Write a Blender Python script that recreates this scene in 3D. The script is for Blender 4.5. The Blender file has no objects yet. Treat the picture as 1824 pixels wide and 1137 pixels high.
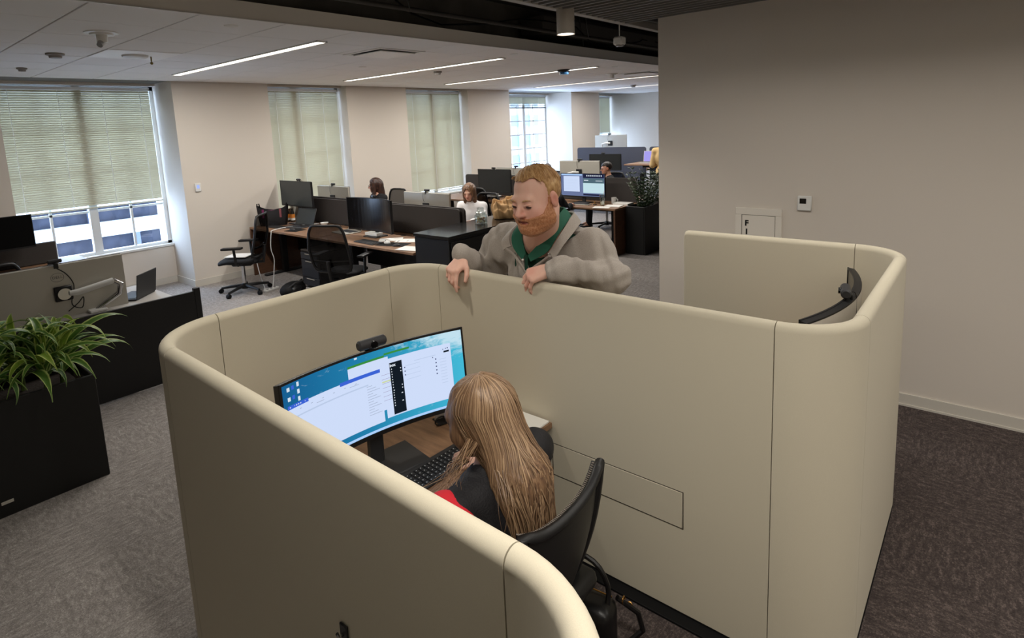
import bpy, bmesh, math, random
import numpy as np
from mathutils import Vector, Matrix
random.seed(7)
rng = np.random.RandomState(7)
SC = bpy.context.scene
COL = SC.collection
PI = math.pi

# ---------------------------------------------------------------- camera
cam_d = bpy.data.cameras.new('camera')
cam = bpy.data.objects.new('camera', cam_d)
COL.objects.link(cam)
SC.camera = cam
yaw, pit, rol = 0.710240846, -0.146830559, -0.0462812700
fw = Vector((math.cos(yaw)*math.cos(pit), math.sin(yaw)*math.cos(pit), math.sin(pit)))
r0 = Vector((math.sin(yaw), -math.cos(yaw), 0)); u0 = r0.cross(fw)
rt = math.cos(rol)*r0 + math.sin(rol)*u0; up = rt.cross(fw)
cam.matrix_world = Matrix(((rt.x, up.x, -fw.x, 0), (rt.y, up.y, -fw.y, 0), (rt.z, up.z, -fw.z, 2.05), (0, 0, 0, 1)))
cam_d.sensor_width = 36.0
cam_d.lens = 1034.447/1824*36.0
cam_d.shift_x = (912-889.124)/1824
cam_d.shift_y = (378.863-568.5)/1824
cam_d.clip_start = 0.05; cam_d.clip_end = 400

# ---------------------------------------------------------------- world, exposure, large lights
SC.view_settings.view_transform = 'Standard'
SC.view_settings.look = 'None'
SC.view_settings.exposure = 0.13
SC.view_settings.gamma = 1.0
SC.view_settings.use_curve_mapping = False
w = bpy.data.worlds.new('overcast_sky'); SC.world = w; w.use_nodes = True
bg = w.node_tree.nodes['Background']
bg.inputs[0].default_value = (0.60, 0.76, 1.0, 1); bg.inputs[1].default_value = 11.0

def area(name, loc, sx, sy, watts, col=(1, .93, .82), rot=(0, 0, 0), spread=PI):
    l = bpy.data.lights.new(name, 'AREA'); l.shape = 'RECTANGLE'; l.size = sx; l.size_y = sy
    l.energy = watts; l.color = col; l.spread = spread
    o = bpy.data.objects.new(name, l); COL.objects.link(o); o.location = loc; o.rotation_euler = rot
    return o
LX = (3.0, 5.45, 7.6, 10.3, 13.0)
for x in LX:
    area('strip_lamp', (x, 6.09, 2.845), .08, 3.05, 58, (1, .95, .88))
area('slat_lamp', (3.15, -.8, 2.84), .08, 5.9, 36, (1, .94, .86), spread=math.radians(150))
for x, wt_ in ((.71, 60), (-1.73, 2)):  # unseen fill strips, added to brighten the pod walls
    area('slat_lamp', (x, -1.2, 2.84), .08, 5.0, wt_, (1, .94, .85), spread=math.radians(150))
def spot(name, loc, watts, deg=110, col=(1, .93, .82)):
    l = bpy.data.lights.new(name, 'SPOT'); l.energy = watts; l.spot_size = math.radians(deg); l.spot_blend = .7
    l.shadow_soft_size = .06; l.color = col
    o = bpy.data.objects.new(name, l); COL.objects.link(o); o.location = loc
    return o
for (x, y) in ((3.72, 2.47), (1.30, 2.47)):
    spot('pendant_lamp', (x, y, 2.69), 34)

# ---------------------------------------------------------------- helpers
def lin(c):
    return tuple((v/255/12.92 if v/255 <= .04045 else ((v/255+.055)/1.055)**2.4) for v in c[:3]) + (1,)
MATS = {}
def mat(name, rgb, rough=.6, metal=0., spec=.4, noise=None, bump=None, emit=None, alpha=None, trans=0, sheen=0, coat=0, stretch=None):
    """rgb in sRGB 0-255; noise=(scale, amount, rgb2); bump=(scale, strength)"""
    if name in MATS: return MATS[name]
    m = bpy.data.materials.new(name); m.use_nodes = True; MATS[name] = m
    nt = m.node_tree; b = nt.nodes['Principled BSDF']
    b.inputs['Base Color'].default_value = lin(rgb); b.inputs['Roughness'].default_value = rough
    b.inputs['Metallic'].default_value = metal; b.inputs['Specular IOR Level'].default_value = spec
    if coat: b.inputs['Coat Weight'].default_value = coat; b.inputs['Coat Roughness'].default_value = .1
    if sheen: b.inputs['Sheen Weight'].default_value = sheen; b.inputs['Sheen Roughness'].default_value = .5
    if emit: b.inputs['Emission Color'].default_value = lin(emit[0]); b.inputs['Emission Strength'].default_value = emit[1]
    if trans: b.inputs['Transmission Weight'].default_value = trans
    if alpha is not None: b.inputs['Alpha'].default_value = alpha
    tc = None
    def coords(st):
        t = nt.nodes.new('ShaderNodeTexCoord'); mp = nt.nodes.new('ShaderNodeMapping')
        mp.inputs['Scale'].default_value = st or (1, 1, 1)
        nt.links.new(t.outputs['Object'], mp.inputs['Vector']); return mp
    if noise:
        mp = coords(stretch)
        n = nt.nodes.new('ShaderNodeTexNoise'); n.inputs['Scale'].default_value = noise[0]; n.inputs['Detail'].default_value = 6
        nt.links.new(mp.outputs[0], n.inputs['Vector'])
        r = nt.nodes.new('ShaderNodeValToRGB'); r.color_ramp.elements[0].position = .5-noise[1]; r.color_ramp.elements[1].position = .5+noise[1]
        r.color_ramp.elements[0].color = lin(noise[2]); r.color_ramp.elements[1].color = lin(rgb)
        nt.links.new(n.outputs[0], r.inputs[0]); nt.links.new(r.outputs[0], b.inputs['Base Color'])
    if bump:
        mp = coords(stretch)
        n = nt.nodes.new('ShaderNodeTexNoise'); n.inputs['Scale'].default_value = bump[0]; n.inputs['Detail'].default_value = 4
        nt.links.new(mp.outputs[0], n.inputs['Vector'])
        bp = nt.nodes.new('ShaderNodeBump'); bp.inputs['Strength'].default_value = bump[1]; bp.inputs['Distance'].default_value = .01
        nt.links.new(n.outputs[0], bp.inputs['Height']); nt.links.new(bp.outputs[0], b.inputs['Normal'])
    return m

class MB:
    """collects shapes into one bmesh"""
    def __init__(s): s.bm = bmesh.new()
    def _tf(s, verts, M):
        for v in verts: v.co = M @ v.co
    def box(s, c, d, bev=0, rz=0, M=None, seg=1):
        r = bmesh.ops.create_cube(s.bm, size=1.0); vs = r['verts']
        for v in vs: v.co = Vector((v.co.x*d[0], v.co.y*d[1], v.co.z*d[2]))
        if bev:
            es = list({e for v in vs for e in v.link_edges})
            rr = bmesh.ops.bevel(s.bm, geom=es, offset=min(bev, min(d)*.45), segments=seg, affect='EDGES', profile=.5)
            vs = list({v for f in rr['faces'] for v in f.verts})
        T = Matrix.Translation(Vector(c)) @ (M.to_4x4() if M is not None else Matrix.Rotation(rz, 4, 'Z'))
        s._tf(vs, T); return s
    def b2(s, x0, x1, y0, y1, z0, z1, bev=0):
        return s.box(((x0+x1)/2, (y0+y1)/2, (z0+z1)/2), (abs(x1-x0), abs(y1-y0), abs(z1-z0)), bev)
    def ring(s, pts):
        return [s.bm.verts.new(p) for p in pts]
    def skin(s, rings, closed=True, cap0=True, cap1=True):
        R = [s.ring(r) for r in rings]; n = len(R[0])
        for a, b in zip(R, R[1:]):
            for i in range(n if closed else n-1):
                j = (i+1) % n
                try: s.bm.faces.new((a[i], a[j], b[j], b[i]))
                except ValueError: pass
        if closed:
            if cap0: s.bm.faces.new(list(reversed(R[0])))
            if cap1: s.bm.faces.new(R[-1])
        return s
    def tube(s, path, r, n=8, flat=None):
        P = [Vector(p) for p in path]; rings = []
        prev = None
        for i, p in enumerate(P):
            d = (P[min(i+1, len(P)-1)] - P[max(i-1, 0)])
            d = d.normalized() if d.length > 1e-9 else Vector((0, 0, 1))
            if prev is None:
                a = Vector((0, 0, 1)) if abs(d.z) < .9 else Vector((1, 0, 0))
                u = d.cross(a).normalized()
            else:
                u = (prev - d*prev.dot(d)).normalized()
            prev = u; v = d.cross(u)
            rr = r[i] if isinstance(r, (list, tuple, np.ndarray)) else r
            fl = flat or 1
            rings.append([p + u*math.cos(2*PI*k/n)*rr + v*math.sin(2*PI*k/n)*rr*fl for k in range(n)])
        return s.skin(rings)
    def cyl(s, a, b, r, r2=None, n=16):
        return s.tube([a, b], [r, r if r2 is None else r2], n)
    def lathe(s, prof, c=(0, 0, 0), n=20):
        rings = [[(c[0]+r*math.cos(2*PI*k/n), c[1]+r*math.sin(2*PI*k/n), c[2]+z) for k in range(n)] for r, z in prof]
        return s.skin(rings)
    def sph(s, c, r, n=12, sc=(1, 1, 1)):
        rr = bmesh.ops.create_uvsphere(s.bm, u_segments=n, v_segments=max(6, n//2), radius=r)
        for v in rr['verts']: v.co = Vector((v.co.x*sc[0]+c[0], v.co.y*sc[1]+c[1], v.co.z*sc[2]+c[2]))
        return s
    def grid(s, P, th=0):
        """P[i][j] points; th -> closed slab by offsetting along th vector or float via solidify normal"""
        V = [[s.bm.verts.new(p) for p in row] for row in P]
        F = []
        for i in range(len(V)-1):
            for j in range(len(V[0])-1):
                F.append(s.bm.faces.new((V[i][j], V[i+1][j], V[i+1][j+1], V[i][j+1])))
        if th:
            s.bm.normal_update()
            bmesh.ops.solidify(s.bm, geom=F, thickness=th)
        return s
    def mesh(s, name, sm=40, fixn=True):
        if fixn: bmesh.ops.recalc_face_normals(s.bm, faces=s.bm.faces)
        me = bpy.data.meshes.new(name); s.bm.to_mesh(me); s.bm.free()
        if sm:
            me.polygons.foreach_set('use_smooth', [True]*len(me.polygons))
            if sm < 180: me.set_sharp_from_angle(angle=math.radians(sm))
        return me
def link(name, me, m, parent=None, loc=None):
    o = bpy.data.objects.new(name, me); COL.objects.link(o)
    if m is not None and not me.materials: me.materials.append(m)
    if parent is not None: o.parent = parent
    if loc is not None: o.location = loc
    return o
def part(name, mb, m, parent=None, sm=40, label=None):
    o = link(name, mb.mesh(name, sm), m, parent)
    if label: o['label'] = label
    return o
def tag(o, label, cat, group=None, kind=None):
    o['label'] = label; o['category'] = cat
    if group: o['group'] = group
    if kind: o['kind'] = kind
    return o
def thing(name, label, cat, loc=(0, 0, 0), rz=0, group=None):
    o = bpy.data.objects.new(name, None); COL.objects.link(o); o.empty_display_size = .1
    o.location = loc; o.rotation_euler = (0, 0, rz)
    return tag(o, label, cat, group)
def struct(name, mb, m, parent=None, sm=30):
    o = part(name, mb, m, parent, sm)
    o['kind'] = 'structure'
    return o
def kids(o): return [c for c in bpy.data.objects if c.parent is o]
def copy_tree(o, label, loc=None, rz=None, parent=None):
    c = o.copy(); COL.objects.link(c)
    if label: c['label'] = label
    if parent is not None: c.parent = parent
    if loc is not None: c.location = loc
    if rz is not None: c.rotation_euler = (0, 0, rz)
    for k in list(o.children): copy_tree(k, None, parent=c)
    return c
def smooth_path(P, n):
    P = [np.array(p, float) for p in P]; Q = [P[0]]+P+[P[-1]]; out = []
    m = len(P)-1
    for k in range(n+1):
        t = k/n*m; i = min(int(t), m-1); t -= i; a, b, c, d = Q[i:i+4]
        out.append(.5*((2*b)+(-a+c)*t+(2*a-5*b+4*c-d)*t*t+(-a+3*b-3*c+d)*t**3))
    return out
def text_mesh(s, size, depth=.0006, bold=0):
    cu = bpy.data.curves.new('txt', 'FONT'); cu.body = s; cu.size = size; cu.extrude = depth; cu.offset = bold
    cu.align_x = 'CENTER'; cu.align_y = 'CENTER'; cu.resolution_u = 2
    o = bpy.data.objects.new('txt', cu); COL.objects.link(o)
    dg = bpy.context.evaluated_depsgraph_get(); dg.update()
    me = bpy.data.meshes.new_from_object(o.evaluated_get(dg))
    bpy.data.objects.remove(o); bpy.data.curves.remove(cu); me.materials.clear()
    return me

# ---------------------------------------------------------------- materials
def carpet(name, c1, c2, c3):
    m = mat(name, c1, .95, spec=.1); nt = m.node_tree; b = nt.nodes['Principled BSDF']
    N = nt.nodes.new; L = nt.links.new
    tc = N('ShaderNodeTexCoord')
    def noise(scale, st, det=5, rough=.6):
        mp = N('ShaderNodeMapping'); mp.inputs['Scale'].default_value = st; L(tc.outputs['Object'], mp.inputs['Vector'])
        n = N('ShaderNodeTexNoise'); n.inputs['Scale'].default_value = scale; n.inputs['Detail'].default_value = det; n.inputs['Roughness'].default_value = rough
        L(mp.outputs[0], n.inputs['Vector']); return n
    na = noise(16, (1, 2.8, 1), 7, .78); nb = noise(16, (2.8, 1, 1), 7, .78); ch = N('ShaderNodeTexChecker'); ch.inputs['Scale'].default_value = 2.0
    mpc = N('ShaderNodeMapping'); mpc.inputs['Location'].default_value = (.13, .21, .31); L(tc.outputs['Object'], mpc.inputs['Vector'])
    L(mpc.outputs[0], ch.inputs['Vector'])
    mx = N('ShaderNodeMix'); mx.data_type = 'FLOAT'; L(ch.outputs['Fac'], mx.inputs[0]); L(na.outputs[0], mx.inputs[2]); L(nb.outputs[0], mx.inputs[3])
    fine = noise(130, (1, 1, 1), 5, .85); big = noise(2.2, (1, 1, 1), 3)
    ad = N('ShaderNodeMath'); ad.operation = 'MULTIPLY_ADD'; ad.inputs[1].default_value = 1.3; L(fine.outputs[0], ad.inputs[0]); L(mx.outputs[0], ad.inputs[2])
    ad2 = N('ShaderNodeMath'); ad2.operation = 'MULTIPLY_ADD'; ad2.inputs[1].default_value = .12; L(big.outputs[0], ad2.inputs[0]); L(ad.outputs[0], ad2.inputs[2])
    r = N('ShaderNodeValToRGB'); e = r.color_ramp.elements
    e[0].position = .44; e[0].color = lin(c2); e[1].position = .80; e[1].color = lin(c1); k = e.new(.62); k.color = lin(c3)
    sc = N('ShaderNodeMath'); sc.operation = 'MULTIPLY'; sc.inputs[1].default_value = .50; L(ad2.outputs[0], sc.inputs[0]); L(sc.outputs[0], r.inputs[0])
    L(r.outputs[0], b.inputs['Base Color'])
    bp = N('ShaderNodeBump'); bp.inputs['Strength'].default_value = .5; bp.inputs['Distance'].default_value = .004
    L(fine.outputs[0], bp.inputs['Height']); L(bp.outputs[0], b.inputs['Normal'])
    return m
M_carpet = carpet('grey_carpet', (212, 206, 200), (92, 88, 88), (146, 140, 136))
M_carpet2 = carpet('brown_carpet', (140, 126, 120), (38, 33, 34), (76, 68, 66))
M_wall = mat('wall_paint', (214, 206, 196), .85, spec=.2, bump=(180, .04))
M_tile = mat('acoustic_tile', (243, 243, 244), .95, spec=.1, bump=(320, .12))
M_white = mat('white_enamel', (225, 225, 222), .45)
M_trim = mat('baseboard_white', (205, 200, 190), .5)
M_black = mat('black_plastic', (22, 22, 24), .45)
M_blackm = mat('black_matt', (14, 14, 15), .7, spec=.2)
M_deck = mat('black_deck', (74, 72, 69), .9, noise=(3, .3, (44, 43, 42)))
M_pod = mat('cream_felt', (208, 200, 180), .95, spec=.1, noise=(420, .3, (198, 190, 170)), bump=(700, .10), sheen=.1, stretch=(1, 1, 3.5))
M_podseam = mat('seam_shadow_fabric', (120, 110, 92), .95)
M_wood = mat('walnut_laminate', (152, 118, 90), .45, noise=(7, .22, (114, 86, 66)), stretch=(6, 1, 6))
M_woodx = mat('walnut_laminate_cross', (152, 118, 90), .45, noise=(7, .22, (114, 86, 66)), stretch=(1, 6, 6))
M_screenpanel = mat('charcoal_screen_fabric', (62, 57, 54), .8, noise=(120, .3, (48, 44, 42)), stretch=(1, 1, 4))
M_bluepanel = mat('slate_screen_fabric', (74, 78, 92), .8)
M_silver = mat('silver_plastic', (186, 182, 172), .38, metal=.35)
M_chrome = mat('polished_metal', (200, 200, 200), .16, metal=1)
M_off = mat('dark_screen_glass', (12, 13, 16), .22, spec=.5)
M_dkgrey = mat('dark_grey_plastic', (48, 48, 50), .5)
M_glossk = mat('black_gloss_top', (34, 33, 33), .16, spec=.5)
M_paper = mat('white_paper', (232, 230, 224), .8)
M_lit = mat('lit_diffuser', (255, 250, 240), .5, emit=((255, 247, 232), 5.0))
def translucent(name, rgb, tr, fac, rough=.6):
    m = bpy.data.materials.new(name); m.use_nodes = True; nt = m.node_tree; nt.nodes.clear()
    o = nt.nodes.new('ShaderNodeOutputMaterial'); a = nt.nodes.new('ShaderNodeBsdfPrincipled'); t = nt.nodes.new('ShaderNodeBsdfTranslucent'); x = nt.nodes.new('ShaderNodeMixShader')
    a.inputs['Base Color'].default_value = lin(rgb); a.inputs['Roughness'].default_value = rough; t.inputs[0].default_value = lin(tr); x.inputs[0].default_value = fac
    nt.links.new(a.outputs[0], x.inputs[1]); nt.links.new(t.outputs[0], x.inputs[2]); nt.links.new(x.outputs[0], o.inputs[0]); return m
M_slat = translucent('cream_blind_slat', (203, 200, 180), (198, 190, 158), .165)
def glassmat(name, tint, gl=.08):
    m = bpy.data.materials.new(name); m.use_nodes = True; nt = m.node_tree; nt.nodes.clear()
    o = nt.nodes.new('ShaderNodeOutputMaterial'); t = nt.nodes.new('ShaderNodeBsdfTransparent'); g = nt.nodes.new('ShaderNodeBsdfGlossy'); x = nt.nodes.new('ShaderNodeMixShader')
    t.inputs[0].default_value = tint; g.inputs['Roughness'].default_value = .03; x.inputs[0].default_value = gl
    nt.links.new(t.outputs[0], x.inputs[1]); nt.links.new(g.outputs[0], x.inputs[2]); nt.links.new(x.outputs[0], o.inputs[0]); return m
M_glass = glassmat('window_glass', (.93, .96, 1, 1), .05)
M_jar = glassmat('clear_jar_glass', (.88, .92, .92, 1), .22)
M_mesh = glassmat('black_chair_mesh', (.15, .145, .145, 1), .02)
def emis(name, rgb, s):
    m = bpy.data.materials.new(name); m.use_nodes = True; nt = m.node_tree; nt.nodes.clear()
    o = nt.nodes.new('ShaderNodeOutputMaterial'); e = nt.nodes.new('ShaderNodeEmission'); e.inputs[0].default_value = lin(rgb); e.inputs[1].default_value = s
    nt.links.new(e.outputs[0], o.inputs[0]); return m
# ================================================================ THE ROOM
mb = MB(); mb.b2(-4, 17, -4, 9.6, -.1, 0)
struct('floor', mb, M_carpet)
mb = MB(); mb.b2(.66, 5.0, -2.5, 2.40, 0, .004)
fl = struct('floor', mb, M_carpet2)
# left (window) wall: piers, sub-sill walls, headers
BAYS = [(1.41, 3.25, 9.13, .57), (4.62, 6.04, 8.72, .72), (7.37, 9.06, 8.72, .72), (10.43, 12.98, 9.28, .72), (14.39, 16.4, 9.28, .72)]
mb = MB(); xs = [-4.0]
for a, b, y, z in BAYS: xs += [a, b]
xs.append(16.6)
for i in range(0, len(xs)-3, 2): mb.b2(xs[i], xs[i+1], 8.51, 9.6, 0, 3.9)
for a, b, y, z in BAYS:
    mb.b2(a, min(b, 16.39), y, 9.6, 0, z)
    mb.b2(a, min(b, 16.39), y-.05, 9.6, 2.835, 3.9)
struct('wall_left', mb, M_wall)
mb = MB(); mb.b2(16.4, 16.6, -4, 9.6, 0, 3.9); struct('wall_back', mb, M_wall)
mb = MB(); mb.b2(4.67, 4.82, -4, 2.19, 0, 3.3); struct('wall_right', mb, M_wall)
mb = MB(); mb.b2(-4.1, -4, -4, 9.6, 0, 3.9); struct('wall_rear', mb, M_wall)
mb = MB(); mb.b2(-4, 16.6, -4.1, -4, 0, 3.9); struct('wall_front', mb, M_wall)
# baseboards
def base(mb, x0, x1, y0, y1):
    mb.b2(x0, x1, y0, y1, 0, .095)
mb = MB(); t = .012
for i in range(0, len(xs)-3, 2): base(mb, xs[i]-t, xs[i+1]+t, 8.51-t, 8.51)
for a, b, y, z in BAYS: base(mb, a, b, y-t, y); base(mb, a, a+t, 8.51, y); base(mb, b-t, b, 8.51, y)
struct('baseboard_left', mb, M_trim)
mb = MB(); mb.b2(4.658, 4.67, -4, 2.19, 0, .09); mb.b2(4.652, 4.67, -4, 2.19, 0, .018); struct('baseboard_right', mb, M_trim)
# ceiling slab above the tiles, tiles as pieces
mb = MB(); mb.b2(-4, 16.6, 3.98, 9.6, 2.868, 2.93); ceil = struct('ceiling', mb, mat('grid_grey', (120, 118, 116), .8))
tm = MB(); tm.box((0, 0, 0), (.6005, .6005, .014), .003); tme = tm.mesh('ceiling_tile', 30); tme.materials.append(M_tile)
tm = MB(); tm.box((0, 0, 0), (.6005, .262, .014), .003); tme2 = tm.mesh('ceiling_tile', 30); tme2.materials.append(M_tile)
for i in range(-3, 25):
    for j in range(8):
        x = 1.14+.61*i+.305
        y = 3.975+.61*j+.305 if j < 7 else 3.975+.61*7+.134
        if x > 16.3: continue
        o = bpy.data.objects.new('ceiling_tile', tme if j < 7 else tme2); COL.objects.link(o); o.parent = ceil
        o.location = (x, y, 2.865)
# fascia and bright edge bead
mb = MB(); mb.b2(-4, 16.5, 3.95, 3.975, 2.858, 2.972); struct('trim_1', mb, mat('fascia_paint', (240, 236, 230), .7))
mb = MB(); mb.b2(-4, 16.5, 3.944, 3.962, 2.852, 2.858); struct('trim_2', mb, M_white)
# black plenum
mb = MB(); mb.b2(-4, 16.6, -4, 9.6, 3.8, 3.9); struct('ceiling', mb, M_deck)
mb = MB(); mb.b2(-4, 16.6, 4.42, 4.52, 2.94, 3.8); struct('wall_plenum', mb, mat('plenum_concrete', (150, 146, 140), .9, noise=(2.5, .3, (104, 100, 96))))
# plenum services
t = tag(part('air_duct', MB().b2(5.6, 16.0, 4.02, 4.36, 3.08, 3.30, .02), mat('duct_dark', (96, 94, 92), .6)), 'long dark rectangular air duct inside the black open ceiling', 'duct')
g = 'dark service pipes in the open ceiling'
for k, (y, z, r, lb) in enumerate(((3.3, 3.25, .03, 'thick dark pipe crossing the open ceiling nearest the slats'), (3.78, 3.04, .02, 'thin dark pipe running just above the ceiling fascia'), (4.25, 3.42, .035, 'dark pipe deepest in the open ceiling beside the duct'))):
    o = part('service_pipe', MB().cyl((-3, y, z), (16, y+.1, z+.05), r, n=10), mat('pipe_dark', (70, 68, 66), .6)); tag(o, lb, 'pipe', g)
pts = [(2.0+.4*k, 3.95+.12*math.sin(k*1.7), 3.12+.10*math.sin(k*.9)) for k in range(24)]
tag(part('loose_cable', MB().tube(pts, .008, 5), M_blackm), 'slack black cable sagging across the open ceiling', 'cable')
for k, (x, y) in enumerate(((3.1, 3.6), (5.6, 3.5), (6.3, 4.0))):
    o = part('hanger_wire', MB().tube([(x, y, 3.8), (x+.05, y+.02, 3.4), (x+.12, y, 2.98)], .005, 5), mat('wire_grey', (88, 88, 88), .5))
    tag(o, ['thin grey hanger wire at the left of the open ceiling', 'thin grey hanger wire right of the cylinder pendant', 'thin grey hanger wire near the end of the open ceiling'][k], 'wire', 'hanger wires')
# slat ceiling
sl = thing('slat_ceiling', 'grey metal slat ceiling hung above the pod and the right wall', 'ceiling')
me = MB().b2(-.011, .011, -3.9, 2.47, 0, .055).mesh('slat', 30); me.materials.append(mat('slat_grey', (120, 118, 115), .6))
k = 0; x = -3.9
while x < 4.66:
    if not any(abs(x-q) < .075 for q in (3.15, .71, -1.73)):
        o = bpy.data.objects.new('slat', me); COL.objects.link(o); o.parent = sl; o.location = (x, 0, 2.87)
    x += .088
mb = MB()
for y in (-3.0, -1.8, -.6, .6, 1.7): mb.b2(-3.9, 4.66, y, y+.04, 2.926, 2.95)
part('cross_rail', mb, M_dkgrey, sl)
part('edge_beam', MB().b2(-3.9, 8.6, 2.475, 2.535, 2.87, 2.93, .004), mat('beam_paint', (168, 163, 155), .6), sl)
mb = MB(); mb.b2(-3.9, 16.4, -3.95, 2.47, 3.30, 3.32); struct('ceiling', mb, M_deck)
# linear lights
def strip(x, y0, y1, z, label, grp, w=.085):
    t = thing('linear_light', label, 'ceiling light', (x, (y0+y1)/2, z), 0, grp)
    L = y1-y0; mb = MB()
    for s in (-1, 1): mb.b2(s*w/2, s*(w/2+.012), -L/2-.012, L/2+.012, -.012, .01); mb.b2(-w/2-.012, w/2+.012, s*L/2, s*(L/2+.012), -.012, .01)
    part('frame', mb, M_white, t)
    part('diffuser', MB().b2(-w/2, w/2, -L/2, L/2, -.006, .006), M_lit, t)
for x, lb in zip(LX, ('longest looking ceiling light strip, nearest the camera above the left window', 'second lit ceiling strip from the left', 'third lit ceiling strip, with the blue sensor beside it', 'fourth lit ceiling strip, beside the small white camera', 'farthest lit ceiling strip near the back wall')):
    strip(x, 4.53, 7.65, 2.857, lb, 'recessed light strips over the desks')
strip(3.15, -3.7, 2.25, 2.872, 'light strip set between the grey ceiling slats', 'light strips in the slat ceiling', .1)
strip(.71, -3.7, 1.3, 2.872, 'added fill light strip in the slats above the near pod, out of view', 'light strips in the slat ceiling', .1)  # this strip and the next are unseen, added as fill light
strip(-1.73, -1.6, 2.0, 2.872, 'added fill light strip in the slats behind the camera, out of view', 'light strips in the slat ceiling', .1)
# cylinder pendant
def pendant(x, y, label, grp=None):
    t = thing('pendant_light', label, 'pendant light', (x, y, 2.70), 0, grp)
    part('housing', MB().lathe([(.058, .012), (.066, 0), (.066, .225), (.06, .235), (.0, .235)], n=28), mat('pendant_white', (196, 190, 182), .5), t)
    part('lamp_face', MB().lathe([(0, .010), (.057, .010), (.057, .004), (0, .004)], n=24), M_lit, t)
    part('stem', MB().cyl((0, 0, .23), (0, 0, .62), .008), M_white, t)
pendant(3.72, 2.47, 'white cylinder pendant light hanging at the slat ceiling edge')
# small device under the beam
t = thing('emergency_light', 'small white box light hanging on a rod beside the right wall', 'light', (4.62, 2.52, 2.68))
part('housing', MB().box((0, 0, .05), (.085, .085, .07), .012), M_white, t)
part('lens', MB().lathe([(0, 0), (.03, .004), (.038, .018), (0, .018)], n=14), mat('lens_clear', (150, 150, 150), .2), t)
part('rod', MB().cyl((0, 0, .08), (0, 0, .2), .005, n=8), M_white, t)
# ceiling devices
def disc(name, label, cat, x, y, r, h, m, grp=None, extra=None):
    t = thing(name, label, cat, (x, y, 2.858), 0, grp)
    part('base_plate', MB().lathe([(0, 0), (r, 0), (r, -h*.35), (r*.82, -h*.5), (0, -h*.5)], n=20), m, t)
    part('cover', MB().lathe([(r*.7, -h*.45), (r*.66, -h), (0, -h)], n=20), extra or m, t)
    return t
M_gd0 = mat('camera_lens_grey', (150, 150, 150), .3)
t = disc('dome_camera', 'white ceiling camera on a round plate at the top left', 'camera', 1.48, 5.0, .11, .02, M_white)
part('camera_body', MB().cyl((0, 0, -.01), (0, 0, -.07), .035, n=16), M_white, t)
part('lens', MB().cyl((0, 0, -.06), (-.03, -.03, -.095), .026, .02, n=14), M_gd0, t)
M_gd = mat('detector_grey', (150, 146, 142), .6)
disc('smoke_detector', 'grey smoke detector on the ceiling left of the white access panel', 'smoke detector', 1.49, 6.30, .07, .04, M_gd, 'ceiling smoke detectors')
disc('motion_sensor', 'small square-edged sensor on the ceiling in the far left corner', 'sensor', 1.49, 7.55, .045, .035, M_gd)
disc('smoke_detector', 'smoke detector right of the second light strip', 'smoke detector', 5.85, 6.05, .06, .045, M_gd, 'ceiling smoke detectors')
disc('smoke_detector', 'farthest smoke detector, between the last two light strips', 'smoke detector', 12.4, 6.43, .07, .05, M_gd, 'ceiling smoke detectors')
disc('occupancy_sensor', 'dark ceiling sensor with a blue underside by the third light strip', 'sensor', 7.54, 5.06, .10, .07, M_black, None, mat('blue_sensor', (38, 92, 140), .4))
t = disc('dome_camera', 'small white ceiling camera beside the far air vent', 'camera', 9.03, 5.08, .10, .02, M_white)
part('camera_body', MB().cyl((0, 0, -.01), (0, 0, -.08), .04, n=14), M_white, t)
for x, y, lb in ((2.08, 4.25, 'flush round cover near the ceiling edge above the left light strip'), (5.31, 4.24, 'flush round cover at the end of the second light strip'), (4.55, 6.03, 'small flush cover below the square air vent'), (7.9, 4.4, 'flush round cover near the far ceiling edge')):
    o = part('sprinkler_cover', MB().lathe([(0, 0), (.05, 0), (.046, -.006), (0, -.006)], n=18), M_white); o.location = (x, y, 2.858); tag(o, lb, 'cover', 'flush sprinkler covers')
# access point panel
t = thing('access_point', 'white ceiling panel holding an oval wireless access point', 'wireless access point', (2.055, 6.11, 2.858))
part('panel', MB().b2(-.3, .3, -.29, .29, -.004, .0, .001), mat('bright_white', (250, 250, 250), .5), t)
part('antenna_housing', MB().lathe([(0, -.003), (.11, -.003), (.105, -.02), (.08, -.032), (0, -.032)], n=24), M_white, t)
part('hanging_tag', MB().tube([(.14, .02, -.004), (.14, .02, -.05)], .006, 6).sph((.14, .02, -.065), .014, 8), mat('brass_tag', (120, 104, 60), .4, metal=.6), t)
# vents
def vent(x, y, label):
    t = thing('air_vent', label, 'air vent', (x, y, 2.858), 0, 'square ceiling vents')
    mb = MB()
    for s in (-1, 1): mb.b2(s*.255, s*.3, -.3, .3, -.006, .0); mb.b2(-.255, .255, s*.255, s*.3, -.006, .0)
    part('frame', mb, M_white, t)
    part('gap', MB().b2(-.255, .255, -.255, .255, -.001, .0), M_black, t)
    part('deflector', MB().box((0, 0, -.016), (.45, .45, .012), .004), mat('bright_white', (236, 235, 232), .5), t)
vent(3.98, 4.89, 'square white ceiling vent between the first two light strips')
vent(9.55, 4.78, 'far square ceiling vent beyond the blue sensor')
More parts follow.
